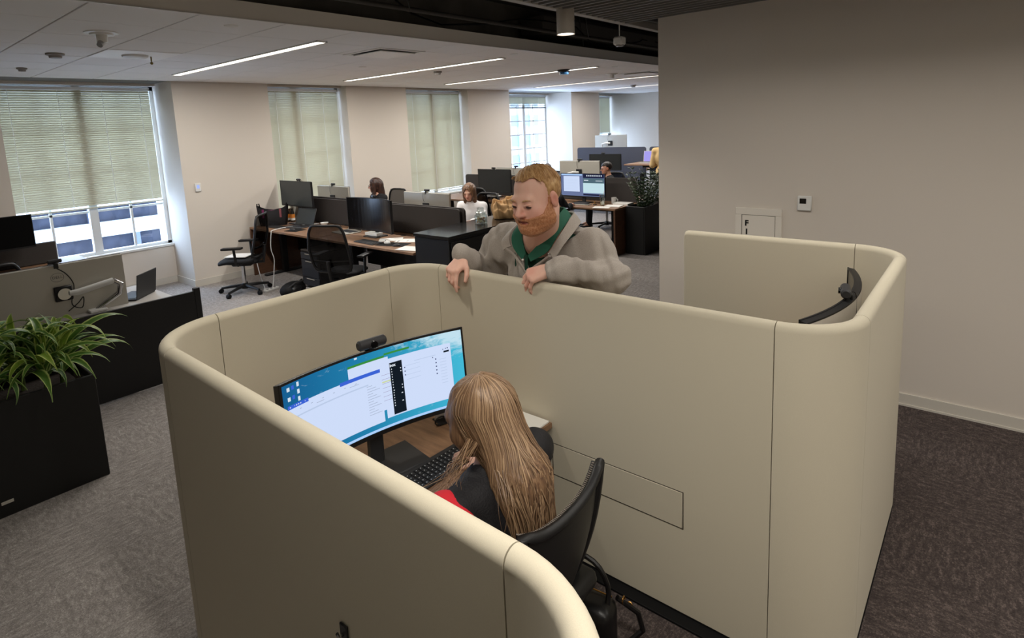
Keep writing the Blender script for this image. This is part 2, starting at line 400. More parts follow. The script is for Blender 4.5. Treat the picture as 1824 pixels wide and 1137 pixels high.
# ---------------------------------------------------------------- windows and blinds
M_frame = mat('window_frame_white', (222, 226, 228), .4)
def window(n, a, b, y, z0, mull, muntv, munth):
    t = thing('window_%d' % n, None or 'window', 'window', (0, 0, 0)); 
    for k in ('label', 'category'): del t[k]
    t['kind'] = 'structure'
    yy = y+.06; mb = MB()
    mb.b2(a, b, yy, yy+.06, z0, z0+.05); mb.b2(a, b, yy, yy+.06, 2.78, 2.84)
    mb.b2(a, a+.05, yy, yy+.06, z0, 2.84); mb.b2(b-.05, b, yy, yy+.06, z0, 2.84)
    part('window_frame', mb, M_frame, t, 30)
    part('mullion', MB().b2(mull-.05, mull+.05, yy-.01, yy+.07, z0, 2.84), M_frame, t)
    for x in muntv: part('muntin', MB().b2(x-.014, x+.014, yy+.015, yy+.045, z0+.03, 2.8), M_frame, t)
    for z in munth:
        part('muntin', MB().b2(a+.03, mull-.03, yy+.015, yy+.045, z-.014, z+.014), M_frame, t)
        part('muntin', MB().b2(mull+.03, b-.03, yy+.015, yy+.045, z-.014, z+.014), M_frame, t)
    for x0, x1 in ((a+.04, mull-.04), (mull+.04, b-.04)):
        part('pane', MB().b2(x0, x1, yy+.028, yy+.034, z0+.04, 2.8), M_glass, t)
    part('window_sill', MB().b2(a, b, y-.02, y+.06, z0-.02, z0+.012, .004), M_white, t)
window(1, 1.41, 3.25, 9.13, .57, 2.335, (1.87, 2.79), (1.17, 1.72, 2.27))
window(2, 4.62, 6.04, 8.72, .72, 5.2, (4.9, 5.62), (1.25, 1.78, 2.3))
window(3, 7.37, 9.06, 8.72, .72, 8.24, (7.8, 8.65), (1.25, 1.78, 2.3))
window(4, 10.43, 12.98, 9.28, .72, 12.0, (11.2, 12.42), (1.09, 1.45, 1.81, 2.16, 2.5))
window(5, 14.39, 16.4, 9.28, .72, 15.3, (14.85, 15.85), (1.09, 1.45, 1.81, 2.16, 2.5))
def blind(a, b, y, zb, label, cords, stack=False, pitch=.0285):
    t = thing('venetian_blind', label, 'window blind', (a, y, zb), 0, 'venetian blinds')
    W = b-a; H = 2.80-zb
    part('headrail', MB().b2(0, W, -.02, .02, H-.03, H+.01, .003), M_frame, t)
    me = MB().box((W/2, 0, 0), (W-.01, .0325, .0012), M=Matrix.Rotation(math.radians(61), 3, 'X')).mesh('blind_slat', 0); me.materials.append(M_slat)
    me2 = MB().box((W/2, 0, 0), (W-.01, .0255, .0012)).mesh('blind_slat', 0); me2.materials.append(M_slat)
    z = H-.045
    while z > .03:
        o = bpy.data.objects.new('blind_slat', me); COL.objects.link(o); o.parent = t; o.location = (0, 0, z)
        z -= pitch
    part('bottom_rail', MB().b2(0, W, -.014, .014, 0, .02, .003), mat('rail_cream', (206, 206, 190), .5), t)
    if stack:
        for k in range(9):
            o = bpy.data.objects.new('blind_slat', me2); COL.objects.link(o); o.parent = t; o.location = (0, .006, -.006-.005*k)
        part('bottom_rail', MB().b2(0, W, -.012, .02, -.075, -.052, .003), M_dkgrey, t)
    for c in cords:
        part('ladder_cord', MB().b2(c-.0035, c+.0035, -.0165, -.0150, .0, H-.03), mat('cord_white', (238, 240, 236), .7), t, 0)
blind(1.44, 3.19, 9.155, 1.215, 'wide cream blind over the left window, ending above a strip of glass', (.18, .68, 1.17, 1.62))
blind(4.66, 6.005, 8.745, .80, 'fully lowered blind on the second window, behind the tote bag', (.20, .62, 1.05))
blind(7.41, 9.03, 8.745, .80, 'fully lowered blind on the third window, behind the woman in white', (.3, .83, 1.35))
blind(10.5, 12.93, 9.30, 2.56, 'raised short blind above the bright far window', (.8, 1.4, 2.1), True)
blind(14.43, 16.35, 9.30, 1.69, 'half lowered blind at the window in the far corner', (.6, 1.3))
# ================================================================ OUTSIDE
M_ext = mat('pale_concrete', (150, 150, 147), .8)
M_extg = mat('blue_office_glass', (46, 48, 57), .6, spec=.1, noise=(1.2, .3, (28, 30, 38)))
M_extp = mat('pale_blue_glass', (92, 108, 130), .5)
t = thing('office_building', 'white banded office building with dark window bands seen through the left window', 'building', (0, 62, 0))
part('wall', MB().b2(-10, 48, .8, 12, -30, 8), M_ext, t)
me = MB().b2(0, 58, 0, .8, 0, 1.35).mesh('spandrel', 0); me.materials.append(M_ext)
me2 = MB().b2(0, 3.6, .45, .55, 0, 1.4).mesh('window', 0); me2.materials.append(M_extg)
me3 = MB().b2(0, .35, .0, .5, 0, 1.4).mesh('column', 0); me3.materials.append(mat('ext_column', (70, 76, 92), .6))
for k in range(11):
    z = -4.95-1.35+2.75*(k-7)
    o = bpy.data.objects.new('spandrel', me); COL.objects.link(o); o.parent = t; o.location = (-10, 0, z)
    if -14 < z < 0:
        for i in range(14):
            o = bpy.data.objects.new('window', me2); COL.objects.link(o); o.parent = t; o.location = (-4+3.6*i, 0, z+1.35)
            if i % 2 == k % 2: 
                o = bpy.data.objects.new('column', me3); COL.objects.link(o); o.parent = t; o.location = (-4+3.6*i+1.3, 0, z+1.35)
t = thing('office_building', 'tall pale office block with a grid of windows seen through the far window', 'building', (60, 66, 0))
part('wall', MB().b2(0, 60, .6, 14, -30, 24), M_ext, t)
me = MB().b2(0, 2.2, .3, .62, 0, 1.9).mesh('window', 0); me.materials.append(M_extp)
me2 = MB().b2(-.1, 2.3, .2, .6, -.12, 0).mesh('ledge', 0); me2.materials.append(M_ext)
me3 = MB().b2(0, .9, 0, .6, -30, 24).mesh('pier', 0); me3.materials.append(M_ext)
for i in range(17):
    o = bpy.data.objects.new('pier', me3); COL.objects.link(o); o.parent = t; o.location = (3.4*i-.2, 0, 0)
    for k in range(9):
        o = bpy.data.objects.new('window', me); COL.objects.link(o); o.parent = t; o.location = (.9+3.4*i, 0, -16+3.6*k)
# ================================================================ CREAM FELT PODS
TH = .028; ZT = 1.335; ZB = .022
def pod_profile():
    pr = [(TH, ZB), (TH, ZT-TH)]
    for k in range(1, 10): a = PI*k/10; pr.append((TH*math.cos(a), ZT-TH+TH*math.sin(a)))
    pr += [(-TH, ZT-TH), (-TH, ZB)]
    return pr
def pod_panel(pts, nrm, parent, label=None, e0=0, e1=0):
    prof = pod_profile(); mb = MB(); rings = []
    for (x, y), (nx, ny) in zip(pts, nrm):
        rings.append([(x+nx*o, y+ny*o, z) for o, z in prof])
    mb.skin(rings); return part('panel', mb, M_pod, parent, 50, label)
def line(a, b, side, inset=.0016):
    a = Vector(a); b = Vector(b); d = (b-a).normalized(); n = Vector((d.y, -d.x))*side
    a = a+d*inset; b = b-d*inset
    return [tuple(a), tuple(a+(b-a)*.5), tuple(b)], [tuple(n)]*3
def arc(c, r, a0, a1, inset=.0016, n=14):
    ia = math.degrees(inset/r)*(1 if a1 > a0 else -1); a0 += ia; a1 -= ia
    P, N = [], []
    for k in range(n+1):
        a = math.radians(a0+(a1-a0)*k/n); P.append((c[0]+r*math.cos(a), c[1]+r*math.sin(a))); N.append((math.cos(a), math.sin(a)))
    return P, N
pod = thing('office_pod', 'cream felt S-shaped office pod with rounded corners and seams', 'office pod', (0, 0, 0))
XF, XM, XB, YB, YR = .718, 2.090, 3.575, 2.43, .325; XN = .688
R1, R2, R3 = .27, .21, .22
for P, N in (line((-.75, YR), (XN-R1, YR), 1), arc((XN-R1, YR+R1), R1, -90, 0), line((XN, YR+R1), (XF, YB-R1), 1),
             arc((XF+R1, YB-R1), R1, 180, 90), line((XF+R1, YB), (XM-R2, YB), 1), arc((XM-R2, YB-R2), R2, 90, 0),
             line((XM, YB-R2), (XM, YR+R3), 1), arc((XM+R3, YR+R3), R3, 180, 270), line((XM+R3, YR), (XB-R3, YR), 1),
             arc((XB-R3, YR+R3), R3, 270, 360)):
    pod_panel(P, N, pod)
P, N = line((XB, YR+R3), (XB, 1.50), 1)
# last panel ends in a rounded vertical edge
P = P[:-1]+[(XB, 1.475), (XB, 1.492), (XB, 1.50)]; N = N[:2]+[(1, 0)]*3
prof = pod_profile(); mb = MB(); rings = []
for i, (x, y) in enumerate(P):
    s = [1, 1, 1, .9, .6][i]; dz = [0, 0, 0, .008, .03][i]
    rings.append([(x+o*s, y, z-(dz if z > .5 else 0)) for o, z in prof])
part('panel', mb.skin(rings), M_pod, pod, 50)
# flap in the middle wall, felt piece with recessed joint
part('access_flap', MB().box((XM-TH-.0015, 1.19, .487), (.004, .632, .156), .0015), M_pod, pod, label='rectangular felt access flap low in the middle wall')
mb = MB()
for (y, z, dy, dz) in ((1.19, .567, .638, .002), (1.19, .407, .638, .002), (.871, .487, .003, .163), (1.509, .487, .0025, .163)):
    mb.box((XM-TH-.0005, y, z), (.003, dy, dz))
part('flap_joint', mb, mat('joint_dark', (62, 56, 48), .9), pod)
mb = MB(); mb.b2(XM-TH-.055, XM-TH+.01, YR+R3, YB-R2-.02, .004, .016, .002); part('low_black_strip', mb, M_blackm, pod)  # low black strip lying along the base of the middle wall
for (x0, x1, y0, y1) in ((XN-.02, XN+.03, .7, 2.1), (XM-.03, XM+.03, .6, 2.1), (XM+.25, XB-.25, YR-.03, YR+.03), (XF+.3, XM-.25, YB-.03, YB+.03), (XB-.03, XB+.03, .6, 1.45), (-.7, .4, YR-.03, YR+.03)):
    part('plinth', MB().b2(x0, x1, y0, y1, .0, .023), M_blackm, pod)
t = thing('coat_hook', 'small chrome hook on the outside of the near pod wall', 'hook', (XN-TH+.008, 1.125, .86))
part('back_plate', MB().box((-.003, 0, 0), (.006, .03, .05), .002), M_black, t)
part('hook_arm', MB().tube([(-.004, 0, .0), (-.018, 0, .0), (-.022, 0, .014)], .004, 8), M_chrome, t)

# ---------------------------------------------------------------- monitors
def surf(w, h, R):
    def S(u, v, off=0):   # u 0..1 left-right as seen by the viewer, v 0..1 top-down
        x = (u-.5)*w
        if R:
            a = x/R; return Vector((R*math.sin(a)-off*math.sin(a), -(R-R*math.cos(a))-off*math.cos(a), (0.5-v)*h))
        return Vector((x, -off, (0.5-v)*h))
    return S
def patch(S, u0, v0, u1, v1, off, n=12, T=None, uvfull=True):
    bm = bmesh.new(); uvl = bm.loops.layers.uv.new('UVMap'); V = []
    for k in range(n+1):
        u = u0+(u1-u0)*k/n
        V.append((bm.verts.new(T @ S(u, v0, off)), bm.verts.new(T @ S(u, v1, off)), u))
    for k in range(n):
        f = bm.faces.new((V[k][1], V[k+1][1], V[k+1][0], V[k][0]))
        for l, uv in zip(f.loops, ((V[k][2], 1-v1), (V[k+1][2], 1-v1), (V[k+1][2], 1-v0), (V[k][2], 1-v0))): l[uvl].uv = uv
    me = bpy.data.meshes.new('patch'); bm.to_mesh(me); bm.free(); return me
def monitor(label, loc, rz, w, h, zc, R=None, back=M_silver, screen=None, stand='foot', tilt=0, group=None, yb=0.0, base=(.26, .2), th=.028, curved_back=None, name='monitor'):
    t = thing(name, label, 'monitor', loc, rz, group)
    S = surf(w, h, R); n = 16 if R else 2
    T = Matrix.Translation((0, 0, zc)) @ Matrix.Rotation(math.radians(-tilt), 4, 'X')
    # back cover slab following the curve
    mb = MB(); rings = []
    for k in range(n+1):
        u = k/n
        rings.append([T @ S(u, 0, 0), T @ S(u, 1, 0), T @ S(u, .985, -th), T @ S(u, .015, -th)])
    part('back_cover', mb.skin(rings), back, t, 30)
    mb = MB(); bz = .008
    fr = []
    for k in range(n+1):
        u = k/n
        fr.append([T @ S(u, -.004, -.004), T @ S(u, -.004, .004), T @ S(u, bz/h, .004), T @ S(u, bz/h, .0005)])
    mb.skin(fr)
    fr = [[T @ S(k/n, 1.004, -.004), T @ S(k/n, 1.004, .004), T @ S(k/n, 1-.016/h, .004), T @ S(k/n, 1-.016/h, .0005)] for k in range(n+1)]
    mb.skin(fr)
    for u0, u1 in ((0, bz/w), (1-bz/w, 1)):
        mb.skin([[T @ S(u0, 0, -.003), T @ S(u0, 0, .004), T @ S(u0, 1, .004), T @ S(u0, 1, -.003)], [T @ S(u1, 0, -.003), T @ S(u1, 0, .004), T @ S(u1, 1, .004), T @ S(u1, 1, -.003)]])
    part('bezel', mb, M_black, t, 30)
    link('screen', patch(S, bz/w, bz/h, 1-bz/w, 1-.016/h, .0015, n if R else 1, T), screen or M_off, t)
    t['_'] = 0; del t['_']
    if stand == 'foot':
        part('neck', MB().box((0, .045, zc/2), (.07, .022, zc), .006), M_silver if back is M_silver else M_dkgrey, t)
        part('base', MB().box((0, .01, .008), (base[0], base[1], .014), .005), M_silver if back is M_silver else M_dkgrey, t)
        part('mount', MB().box((0, .03, zc), (.11, .04, .11), .01), M_dkgrey, t)
    elif stand == 'arm':
        part('mount', MB().box((0, .035, zc), (.12, .02, .12), .006), M_black, t)
        part('arm', MB().tube([(0, .05, zc), (.07, .12, zc+.01), (.19, .12, zc-.02)], .022, 10).tube([(.19, .12, zc-.02), (.15, .16, .02)], .018, 10), M_white, t)
        part('base', MB().lathe([(0, .03), (.05, .03), (.05, 0), (0, 0)], (.15, .16, 0), 16), M_chrome, t)
    return t, S, T
def webcam(label, loc, rz, big=False, group='webcams on monitors', cable=True, flip=1):
    t = thing('webcam', label, 'webcam', loc, rz, group); s = 1.35 if big else 1.0
    mb = MB(); P = [(-.045*s, 0, .022), (-.04*s, 0, .022), (.04*s, 0, .022), (.045*s, 0, .022)]
    part('camera_body', mb.tube(P, [.011*s, .0155*s, .0155*s, .011*s], 14), M_dkgrey, t)
    part('lens', MB().cyl((0, -.012*s, .022), (0, -.021*s, .022), .010*s, n=14), mat('lens_black', (8, 8, 10), .1), t)
    part('clip', MB().box((0, .004, .008), (.03*s, .045, .008), .002).box((0, .024, -.012), (.03*s, .008, .04), .002), M_black, t)
    if cable:
        part('cable', MB().tube([tuple(v) for v in smooth_path([(0, .02, .02), (.012*flip, .034, .016), (.035*flip, .042, -.01), (.04*flip, .044, -.07), (.02*flip, .044, -.13)], 14)], .0022, 6), M_black, t)
    return t

# wallpaper of the big curved screen
def wallpaper():
    m = bpy.data.materials.new('ocean_wallpaper'); m.use_nodes = True; nt = m.node_tree; nt.nodes.clear(); N = nt.nodes.new; L = nt.links.new
    o = N('ShaderNodeOutputMaterial'); e = N('ShaderNodeEmission'); e.inputs[1].default_value = .85
    uv = N('ShaderNodeUVMap'); uv.uv_map = 'UVMap'; sp = N('ShaderNodeSeparateXYZ'); L(uv.outputs[0], sp.inputs[0])
    r = N('ShaderNodeValToRGB'); E = r.color_ramp.elements
    E[0].position = 0; E[0].color = lin((24, 96, 148)); E[1].position = 1; E[1].color = lin((70, 192, 222)); k = E.new(.45); k.color = lin((36, 132, 178))
    L(sp.outputs[0], r.inputs[0])
    mp = N('ShaderNodeMapping'); mp.inputs['Scale'].default_value = (9, 7, 1); mp.inputs['Rotation'].default_value = (0, 0, -.5); L(uv.outputs[0], mp.inputs[0])
    n = N('ShaderNodeTexNoise'); n.inputs['Scale'].default_value = 1.4; n.inputs['Detail'].default_value = 9; n.inputs['Roughness'].default_value = .72; n.inputs['Distortion'].default_value = .8; L(mp.outputs[0], n.inputs[0])
    # foam band: u*.6+v > ~1.45
    ma = N('ShaderNodeMath'); ma.operation = 'MULTIPLY_ADD'; ma.inputs[1].default_value = .9; L(sp.outputs[0], ma.inputs[0]); L(sp.outputs[1], ma.inputs[2])
    mr = N('ShaderNodeMapRange'); mr.inputs[1].default_value = 1.42; mr.inputs[2].default_value = 1.85; L(ma.outputs[0], mr.inputs[0])
    mu = N('ShaderNodeMath'); mu.operation = 'MULTIPLY_ADD'; mu.inputs[1].default_value = .45; L(mr.outputs[0], mu.inputs[0]); L(n.outputs[0], mu.inputs[2])
    st = N('ShaderNodeMapRange'); st.inputs[1].default_value = .62; st.inputs[2].default_value = .86; L(mu.outputs[0], st.inputs[0])
    mx = N('ShaderNodeMix'); mx.data_type = 'RGBA'; L(st.outputs[0], mx.inputs[0]); L(r.outputs[0], mx.inputs[6]); mx.inputs[7].default_value = lin((200, 232, 246))
    L(mx.outputs[2], e.inputs[0]); L(e.outputs[0], o.inputs[0]); return m
E_white = emis('window_white', (206, 220, 248), .92); E_grey = emis('ui_line_grey', (168, 180, 204), .9); E_ltg = emis('ui_line_light', (188, 204, 232), .9)
E_blue = emis('ui_title_blue', (60, 100, 214), .9); E_green = emis('ui_title_green', (58, 142, 62), .9); E_dark = emis('ui_sidebar_dark', (22, 30, 40), .8)
E_txt = emis('ui_text_white', (226, 234, 244), .9); E_dk2 = emis('ui_text_dark', (84, 92, 130), .8); E_bar = emis('ui_taskbar', (170, 204, 246), .95)
E_mar = emis('ui_line_maroon', (140, 110, 150), .9); E_yel = emis('ui_line_yellow', (206, 218, 160), .9)
def ui(parent, S, T, name, rects, m, lay):
    if 1 < len(rects) <= 4:
        for rc in rects: o = ui(parent, S, T, name, [rc], m, lay)
        return o
    bm = bmesh.new()
    for (u0, v0, u1, v1) in rects:
        n = max(1, int(abs(u1-u0)*24)); V = []
        for k in range(n+1):
            u = u0+(u1-u0)*k/n; V.append((bm.verts.new(T @ S(u, v0, lay)), bm.verts.new(T @ S(u, v1, lay))))
        for k in range(n): bm.faces.new((V[k][1], V[k+1][1], V[k+1][0], V[k][0]))
    me = bpy.data.meshes.new(name); bm.to_mesh(me); bm.free()
    o = link(name, me, m, parent)
    if len(rects) > 4: o['kind'] = 'stuff'
    return o
# ---- the pod's curved screen
mt, S, T = monitor('wide curved monitor showing blue ocean wallpaper and open windows', (1.335, 1.845, .675), math.radians(-9), .815, .355, .338, 1.13, M_black, wallpaper(), 'foot', 4, base=(.36, .21))
scr = [c for c in mt.children if c.name.startswith('screen')][0]
ui(scr, S, T, 'window_page', [(.36, .13, .58, .74)], E_white, .0021)
ui(scr, S, T, 'title_bar', [(.36, .105, .56, .13), (.56, .085, .70, .108)], E_green, .0022)
ui(scr, S, T, 'window_page', [(.545, .16, .925, .845)], E_white, .0025)
ui(scr, S, T, 'table_line', [(.535, .33+.05*k, .583, .333+.05*k) for k in range(7)], E_mar, .0026)
ui(scr, S, T, 'table_line', [(.535, .405, .583, .42)], E_yel, .0027)
ui(scr, S, T, 'window_page', [(.03, .262, .53, .865)], E_white, .0029)
ui(scr, S, T, 'title_bar', [(.03, .245, .14, .285), (.31, .245, .53, .285)], E_blue, .0031)
ui(scr, S, T, 'title_mark', [(.04+.011*k, .26, .046+.011*k, .27) for k in range(8)], E_txt, .0033)
ui(scr, S, T, 'toolbar_line', [(.05, .375, .46, .39)], E_ltg, .0031)
ui(scr, S, T, 'text_line', [(.03+.02*k, .315+.0*k, .04+.02*k, .322) for k in range(0, 20, 3)]+[(.45, .40+.03*k, .45+.03+.02*((k*7) % 3), .406+.03*k) for k in range(12)]+[(.18, .34, .22, .346), (.36, .33, .41, .336)], E_grey, .0033)
ui(scr, S, T, 'sidebar', [(.583, .215, .652, .83)], E_dark, .0029)
ui(scr, S, T, 'sidebar_text', [(.604, .285+.031*k, .604+.016+.006*((k*5) % 3), .296+.031*k) for k in range(8)]+[(.592, .54, .622, .55)]+[(.604, .565+.031*k, .604+.026+.006*((k*5) % 3), .576+.031*k) for k in range(6)], E_txt, .0031)
ui(scr, S, T, 'sidebar_icon', [(.591, .285+.031*k, .597, .298+.031*k) for k in range(8)]+[(.591, .565+.031*k, .597, .578+.031*k) for k in range(6)]+[(.64, z, .645, z+.012) for z in (.30, .335, .50, .535)], E_txt, .0031)
ui(scr, S, T, 'text_line', [(.67, .30+.055*k, .67+.08+.05*((k*3) % 3), .305+.055*k) for k in range(4)]+[(.72, .265, .84, .272)]+[(.86, .33+.037*k, .895, .336+.037*k) for k in range(9)], E_ltg, .0033)
ui(scr, S, T, 'list_icon', [(.662, .31+.045*k, .668, .325+.045*k) for k in range(3)]+[(.835, .31+.045*k, .842, .326+.045*k) for k in range(5)]+[(.82, .285, .825, .296)]+[(.88, .215, .885, .226), (.895, .21, .9, .22), (.905, .205, .911, .22)], E_dk2, .0033)
ui(scr, S, T, 'button', [(.885, .24, .915, .262)], E_dark, .0033)
ui(scr, S, T, 'desktop_icon', [(.035, .06+.1*k, .05, .10+.1*k) for k in range(2)]+[(.088, .04+.075*k, .10, .085+.075*k) for k in range(3)]+[(.40, .03, .415, .05)], emis('icon_white', (214, 228, 240), .9), .0033)
ui(scr, S, T, 'desktop_icon', [(.060, .055+.1*k, .073, .095+.1*k) for k in range(2)], E_blue, .0033)
ui(scr, S, T, 'taskbar', [(.0105, .95, .9895, .992-.04)], E_bar, .0025) if 0 else ui(scr, S, T, 'taskbar', [(.011, .925, .989, .953)], E_bar, .0025)
tx = text_mesh('box', .0165, .0002, .0006); o = link('sidebar_title', tx, E_txt, scr)
P0 = T @ S(.600, .248, .0040); a = ((.600-.5)*.815)/1.13
o.matrix_local = Matrix.Translation(P0) @ Matrix.Rotation(-a, 4, 'Z') @ Matrix.Rotation(math.radians(90-4), 4, 'X')
webcam('black webcam on top of the curved pod monitor', (1.335, 1.85, 1.199), math.radians(-9), True, cable=False)
# label card lying on the monitor base
t = thing('label_card', 'beige printed card lying on the black monitor base', 'card', (1.27, 1.90, .691), math.radians(-6))
part('card', MB().b2(-.055, .055, -.03, .03, 0, .0015), mat('card_beige', (206, 196, 170), .8), t)
part('printed_line', MB().b2(-.045, .02, -.012, -.010, .0015, .0018).b2(-.045, .04, .006, .0075, .0015, .0018), M_dkgrey, t)
# second pod monitor, seen from behind
mt2, S2, T2 = monitor('curved silver-backed monitor inside the far pod, seen edge on', (2.90, .455, .72), PI, 1.0, .40, .325, 1.35, M_black, None, 'foot', 0, base=(.3, .12))
link('rear_panel', patch(S2, .99, .03, .01, .985, -.0295, 16, T2), mat('monitor_back_white', (206, 200, 192), .4), mt2)
webcam('black webcam with a cable on the far pod monitor', (2.83, .462, 1.25), PI+.2, True, flip=-1)
# pod desks
def worktop(parent, x0, x1, y0, y1, z, m, th=.028, name='worktop'):
    return part(name, MB().b2(x0, x1, y0, y1, z-th, z, .003), m, parent)
d = thing('pod_desk', 'walnut desk built into the near pod under the curved screen', 'desk', (0, 0, 0), 0, 'pod desks')
worktop(d, .756, 2.054, 1.50, 2.372, .675, M_wood)
for x in (.80, 2.0): part('support_bracket', MB().b2(x-.02, x+.02, 1.62, 2.36, .59, .647, .004), M_black, d)
for x in (.9, 1.95): part('leg', MB().b2(x-.025, x+.025, 2.28, 2.34, .004, .59, .004), M_black, d)
d = thing('pod_desk', 'walnut desk inside the far pod, mostly hidden', 'desk', (0, 0, 0), 0, 'pod desks')
worktop(d, 2.16, 3.52, .385, 1.0, .72, M_wood)
for x in (2.3, 3.4): part('leg', MB().b2(x-.025, x+.025, .40, .46, .004, .692, .004), M_black, d)
# keyboard
def keyboard(label, loc, rz, w=.44, dpt=.14, logo=None, m=M_dkgrey, rows=5, cols=18, grp='keyboards'):
    t = thing('keyboard', label, 'keyboard', loc, rz, grp)
    part('base', MB().b2(-w/2, w/2, -dpt/2, dpt/2, 0, .012, .004), m, t)
    kw = (w-.03)/cols; kd = (dpt-.035)/rows; me = MB().box((0, 0, 0), (kw*.84, kd*.84, .006), .0015).mesh('key', 30); me.materials.append(mat('key_grey', (34, 34, 36), .5))
    for i in range(cols):
        for j in range(rows):
            if j == 0 and 4 < i < 10: continue
            o = bpy.data.objects.new('key', me); COL.objects.link(o); o.parent = t; o.location = (-w/2+.015+kw*(i+.5), -dpt/2+.008+kd*(j+.5), .0145)
    part('space_bar', MB().box((-w/2+.015+kw*7.5, -dpt/2+.008+kd*.5, .0145), (kw*4.8, kd*.84, .006), .0015), mat('key_grey', (34, 34, 36), .5), t)
    if logo:
        o = link('logo', text_mesh(logo, .014, .0003), mat('print_white', (225, 225, 225), .6), t); o.location = (-w/2+.03, dpt/2-.012, .0126)
    return t
kb = keyboard('black keyboard with white legends in front of the seated woman', (1.475, 1.665, .675), math.radians(-2), .44, .15, 'logi')
mb = MB()
for i in range(1, 18, 1):
    for j in range(1, 6): mb.box((-.22+.015+.0228*(i+.4), -.075+.006+.023*(j-.45), .0178), (.0035, .0035, .0004))
part('key_legends', mb, mat('print_white', (225, 225, 225), .6), kb, 0)['kind'] = 'stuff'
t = thing('tablet_stand', 'small white and black stand on the desk right of the curved screen', 'stand', (1.78, 1.93, .675), math.radians(-15))
part('base', MB().b2(-.05, .05, -.04, .04, 0, .006, .002), M_black, t)
part('panel', MB().box((0, .0, .05), (.10, .008, .09), .003, M=Matrix.Rotation(.35, 3, 'X')), M_white, t)
part('cable_loop', MB().tube([(-.04+.03*math.cos(a), -.03, .02+.02*math.sin(a)) for a in np.linspace(0, 6.2, 14)], .004, 6), M_black, t)
t = thing('notepad', 'white notepad on the right end of the pod desk by the felt wall', 'notepad', (1.985, 1.62, .675))
part('pages', MB().b2(-.06, .06, -.11, .11, 0, .008, .001), M_paper, t)

# ---------------------------------------------------------------- right wall fittings
M_cab = mat('cabinet_paint', (226, 220, 210), .5)
t = thing('fire_extinguisher_cabinet', 'recessed white fire extinguisher cabinet lettered FIRE on the grey wall', 'cabinet', (4.67, 1.37, .95))
mb = MB()
for y0, y1, z0, z1 in ((-.17, .17, .33, .385), (-.17, .17, -.3, -.245), (-.17, -.125, -.245, .33), (.125, .17, -.245, .33)): mb.b2(-.012, 0, y0, y1, z0, z1, .002)
part('frame', mb, M_cab, t)
dr = part('door', MB().b2(-.008, 0, -.121, .121, -.242, .327, .001), M_cab, t)
part('door_gap', MB().b2(-.003, 0, -.1255, .1255, -.2455, .3305), M_blackm, t)
for k, c in enumerate('FIRE'):
    o = link('letter', text_mesh(c, .060, .0006, .0026), M_blackm, dr)
    o.matrix_local = Matrix.Translation((-.0088, .085, .262-.068*k)) @ Matrix.Rotation(-PI/2, 4, 'Z') @ Matrix.Rotation(PI/2, 4, 'X')
t = thing('thermostat', 'square white thermostat with a black display on the right wall', 'thermostat', (4.67, 1.047, 1.39), 0)
part('housing', MB().b2(-.018, 0, -.047, .047, -.055, .055, .005), M_white, t)
part('display', MB().b2(-.0195, -.017, -.012, .032, -.002, .036, .001), M_off, t)
t = thing('thermostat', 'white thermostat with a glowing blue display on the left pier', 'thermostat', (3.432, 8.51, 1.40), 0)
part('housing', MB().b2(-.04, .04, -.02, 0, -.06, .06, .005), M_white, t)
part('display', MB().b2(-.02, .018, -.022, -.019, -.015, .035, .001), emis('display_blue', (170, 190, 250), .9), t)
# ================================================================ BENCH DESKS
def desk(label, x0, x1, y0, y1, z=.735, grp=None, ends=(), m=M_wood, mp=True, modesty=None):
    t = thing('desk', label, 'desk', ((x0+x1)/2, (y0+y1)/2, 0), 0, grp); a = (x1-x0)/2; b = (y1-y0)/2
    part('worktop', MB().b2(-a, a, -b, b, z-.028, z, .003), m, t)
    if mp: part('cable_grommet', MB().cyl((a-.12 if mp > 0 else -a+.12, 0, z-.001), (a-.12 if mp > 0 else -a+.12, 0, z+.003), .035), M_black, t)
    for sy in (-1, 1):
        part('leg', MB().box((0, sy*(b-.22), .36), (.09, .07, z-.05), .006), M_black, t)
        part('foot', MB().box((0, sy*(b-.22), .015), (2*a-.12, .07, .03), .006), M_black, t)
    part('crossbar', MB().b2(-.03, .03, -b+.25, b-.25, z-.10, z-.03, .004), M_black, t)
    for e in ends: part('end_panel', MB().b2(-a, a, e*b-.015*e-.014, e*b-.015*e+.014, .002, z-.029, .002), mat('walnut_end', (104, 72, 52), .5, noise=(6, .25, (78, 54, 40)), stretch=(1, 1, 6)), t)
    if modesty:
        part('modesty_panel', MB().b2(a*modesty-.012, a*modesty+.012, -b+.03, b-.03, .25, z-.03, .002), M_black, t)
    return t
def dscreen(label, x, y0, y1, z0, z1, m=M_screenpanel, grp='desk divider screens', th=.028):
    t = thing('desk_screen', label, 'desk screen', (x, (y0+y1)/2, z0), 0, grp); L = (y1-y0)/2; H = z1-z0
    mb = MB(); r = .05; pr = [(-L, 0)]
    for cx, a0 in ((-L+r, 180), (L-r, 90)):
        for k in range(7):
            a = math.radians(a0-90*k/6); pr.append((cx+r*math.cos(a), H-r+r*math.sin(a)))
    pr.append((L, 0))
    mb.skin([[(-th/2, y, z) for y, z in pr], [(th/2, y, z) for y, z in pr]])
    part('panel', mb, m, t, 30)
    for s in (-.6, .6): part('clamp', MB().b2(-.02, .02, s*L-.03, s*L+.03, -.04, .02, .003), M_black, t)
    return t
gd = 'walnut bench desks'
desk('walnut desk at the wall end of the front bench, under the tote bag', 4.06, 4.845, 6.64, 8.42, grp=gd, ends=(1,), modesty=.93)
desk('walnut desk at the front of the middle bench with papers, beside the black cabinet', 4.06, 4.845, 4.75, 6.62, grp=gd, modesty=.93)
desk('walnut desk behind the dividers where the woman with glasses sits', 4.90, 5.68, 6.64, 8.42, grp=gd, mp=-1)
